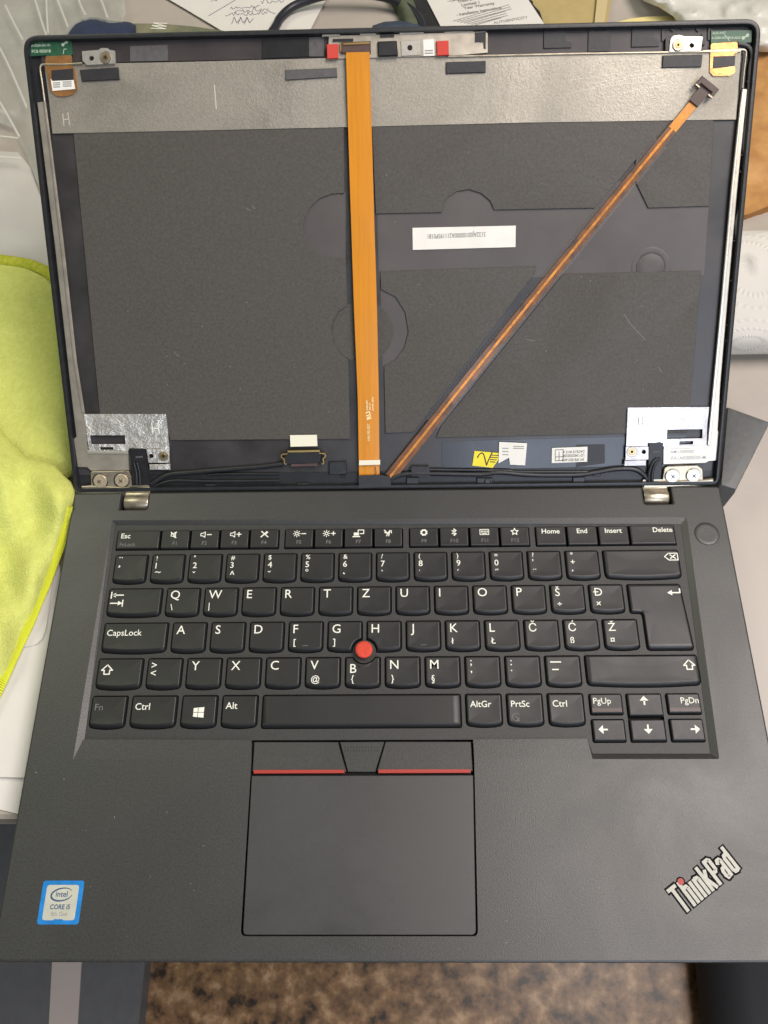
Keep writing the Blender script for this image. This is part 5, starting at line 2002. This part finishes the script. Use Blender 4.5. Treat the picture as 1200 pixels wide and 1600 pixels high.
def sil(yc, ry):
    vs_ = []
    for k in range(48):
        a_ = 2 * math.pi * k / 48
        q = RC @ (Vector((.31, yc + ry * math.cos(a_), Z_T + RZ_ + RZ_ * math.sin(a_))) - CAM)
        vs_.append(800 + F_PX * q.y / q.z)
    return min(vs_), max(vs_)


best = None
for i in range(70):
    for j in range(40):
        yc, ry = .08 + .002 * i, .02 + .001 * j
        lo_v, hi_v = sil(yc, ry)
        e = abs(lo_v - 367) + abs(hi_v - 550)
        if best is None or e < best[0]:
            best = (e, yc, ry)
YR, RR = best[1], best[2]
me = bpy.data.meshes.new('towel')
V, Fc, UV = [], [], []
nx, na = 24, 64
X0, X1 = .262, .52
for i in range(nx + 1):
    for k in range(na):
        a_ = 2 * math.pi * k / na
        V.append((X0 + (X1 - X0) * i / nx, YR + RR * math.copysign(abs(math.cos(a_)) ** .7, math.cos(a_)), RZ_ + RZ_ * math.copysign(abs(math.sin(a_)) ** .7, math.sin(a_))))
for i in range(nx):
    for k in range(na):
        Fc.append((i * na + k, (i + 1) * na + k, (i + 1) * na + (k + 1) % na, i * na + (k + 1) % na))
me.from_pydata(V, [], Fc)
uvl = me.uv_layers.new(name='uv')
for p in me.polygons:
    for li, vi in zip(p.loop_indices, p.vertices):
        i, k = divmod(vi, na)
        if k == 0 and any((w_ % na) == na - 1 for w_ in p.vertices):
            k = na
        uvl.data[li].uv = (.9 * i / nx * (X1 - X0) / .22, 1.2 * k / na * RR * 6.28 / .3)
me.update()
me.shade_smooth()
link_mesh('towel_sheet', me, towel_material(), M_TAB, roll)
for xx in (X0, X1):
    bm = bmesh.new()
    bm.faces.new([bm.verts.new((xx, V[k][1], V[k][2])) for k in range(na)])
    from_bm('pad_end', bm, 'paper', M_TAB, roll)

# ---- dark grey plastic brick at the hinge corner
px = [(1137, 632), (1206, 657), (1152, 765), (1126, 757)]
ht = .024
t_ = [tab2(u, v, ht) for u, v in px]
t_ = ccw(t_)
bm = bmesh.new()
rp = t_
loop_rings(bm, [[(x, y, 0) for x, y in rp], [(x, y, ht - .004) for x, y in rp], [(x, y, ht - .0012) for x, y in offset(rp, .0008)], [(x, y, ht) for x, y in offset(rp, .0045)]])
o = from_bm('plastic_case', bm, mat('case_plastic', (0.11, 0.112, 0.11), 0.55, var=.1, vscale=400, bump=.2, bscale=1200), M_TAB, None, 25)
tag(o, 'dark grey case with a sloping rim beside the right hinge', 'case')

# ================================================================ BELOW THE TABLE EDGE
MT['dgrey'] = mat('dark_grey_paint', (0.115, 0.116, 0.12), 0.5, var=.08, vscale=60)
cz = 0.03
tw_ = thing('floor_board', 'dark grey board with a pale strip lying on the brown floor', 'board', (-.3, -.2, 0))
c1, c2, c3, c4 = on_z(82, 1503, cz), on_z(128, 1503, cz), on_z(226, 1503, cz), on_z(216, 1600, cz)
s1, s2, s3 = on_z(77, 1600, cz), on_z(122, 1600, cz), on_z(216, 1600, cz)


def ext(p, q, y):
    k = (p.x - q.x) / (p.y - q.y)
    return (p.x + k * (y - p.y), y)


prism('board_panel', [ext(c3, s3, -.6), ext(c3, s3, .1), (c3.x - .5, .1), (c3.x - .5, -.6)], 0, cz, 'dgrey', Matrix.Identity(4), tw_, bev=.002)
prism('pale_strip', [ext(c1, s1, -.59), ext(c2, s2, -.59), ext(c2, s2, .09), ext(c1, s1, .09)], cz - .001, cz + .0015, mat('pale_strip_plastic', (0.50, 0.43, 0.39), 0.5), Matrix.Identity(4), tw_)
sx = on_z(1122, 1550, .09).x
MT['bagcloth'] = mat('bag_cloth', (0.022, 0.023, 0.026), 0.7, var=.1, vscale=200, bump=.3, bscale=300)
bm = bmesh.new()
ro = ccw(rounded([(sx - .02, -.62), (sx + .36, -.58), (sx + .36, .02), (sx + .012, .05)], .05, 8))
loop_rings(bm, [[(x, y, z) for x, y in (offset(ro, i) if i else ro)] for i, z in ((.02, 0), (.004, .012), (0, .03), (.006, .06), (.02, .08), (.04, .088))] + [[(sx + .17 + (x - sx - .17) * k, -.28 + (y + .28) * k, z) for x, y in offset(ro, .04)] for k, z in ((.75, .094), (.4, .098), (.1, .099))])
bag = from_bm('floor_bag', bm, 'bagcloth', Matrix.Identity(4), None, 60)
tag(bag, 'black soft bag lying on the brown floor', 'bag')

# ---- dust flecks on the laptop
rd = random.Random(3)
for M, name, n, box, z in ((M_DECK, 'dust', 90, (XL + .004, XR - .004, YF + .004, -.102), .00003), (M_LID, 'dust', 150, (XL + .03, XR - .03, .03, .165), GZ + .00004)):
    bm = bmesh.new()
    for i in range(n):
        x, y = rd.uniform(box[0], box[1]), rd.uniform(box[2], box[3])
        if M is M_DECK and .055 < x < .162 and y > -.176:
            continue
        r, a = rd.uniform(.00006, .00018), rd.uniform(0, 6.28)
        ln_ = rd.choice((1, 1, 1.5, 4))
        d1 = Vector((math.cos(a), math.sin(a))) * r * ln_
        d2 = Vector((-math.sin(a), math.cos(a))) * r
        c = Vector((x, y))
        fill_bm(bm, [tuple(c + d1), tuple(c + d2), tuple(c - d1), tuple(c - d2)], z)
    finish_print(name, bm, mat('dust', (0.22, 0.21, 0.20), 0.9), M, LAP)['kind'] = 'stuff'
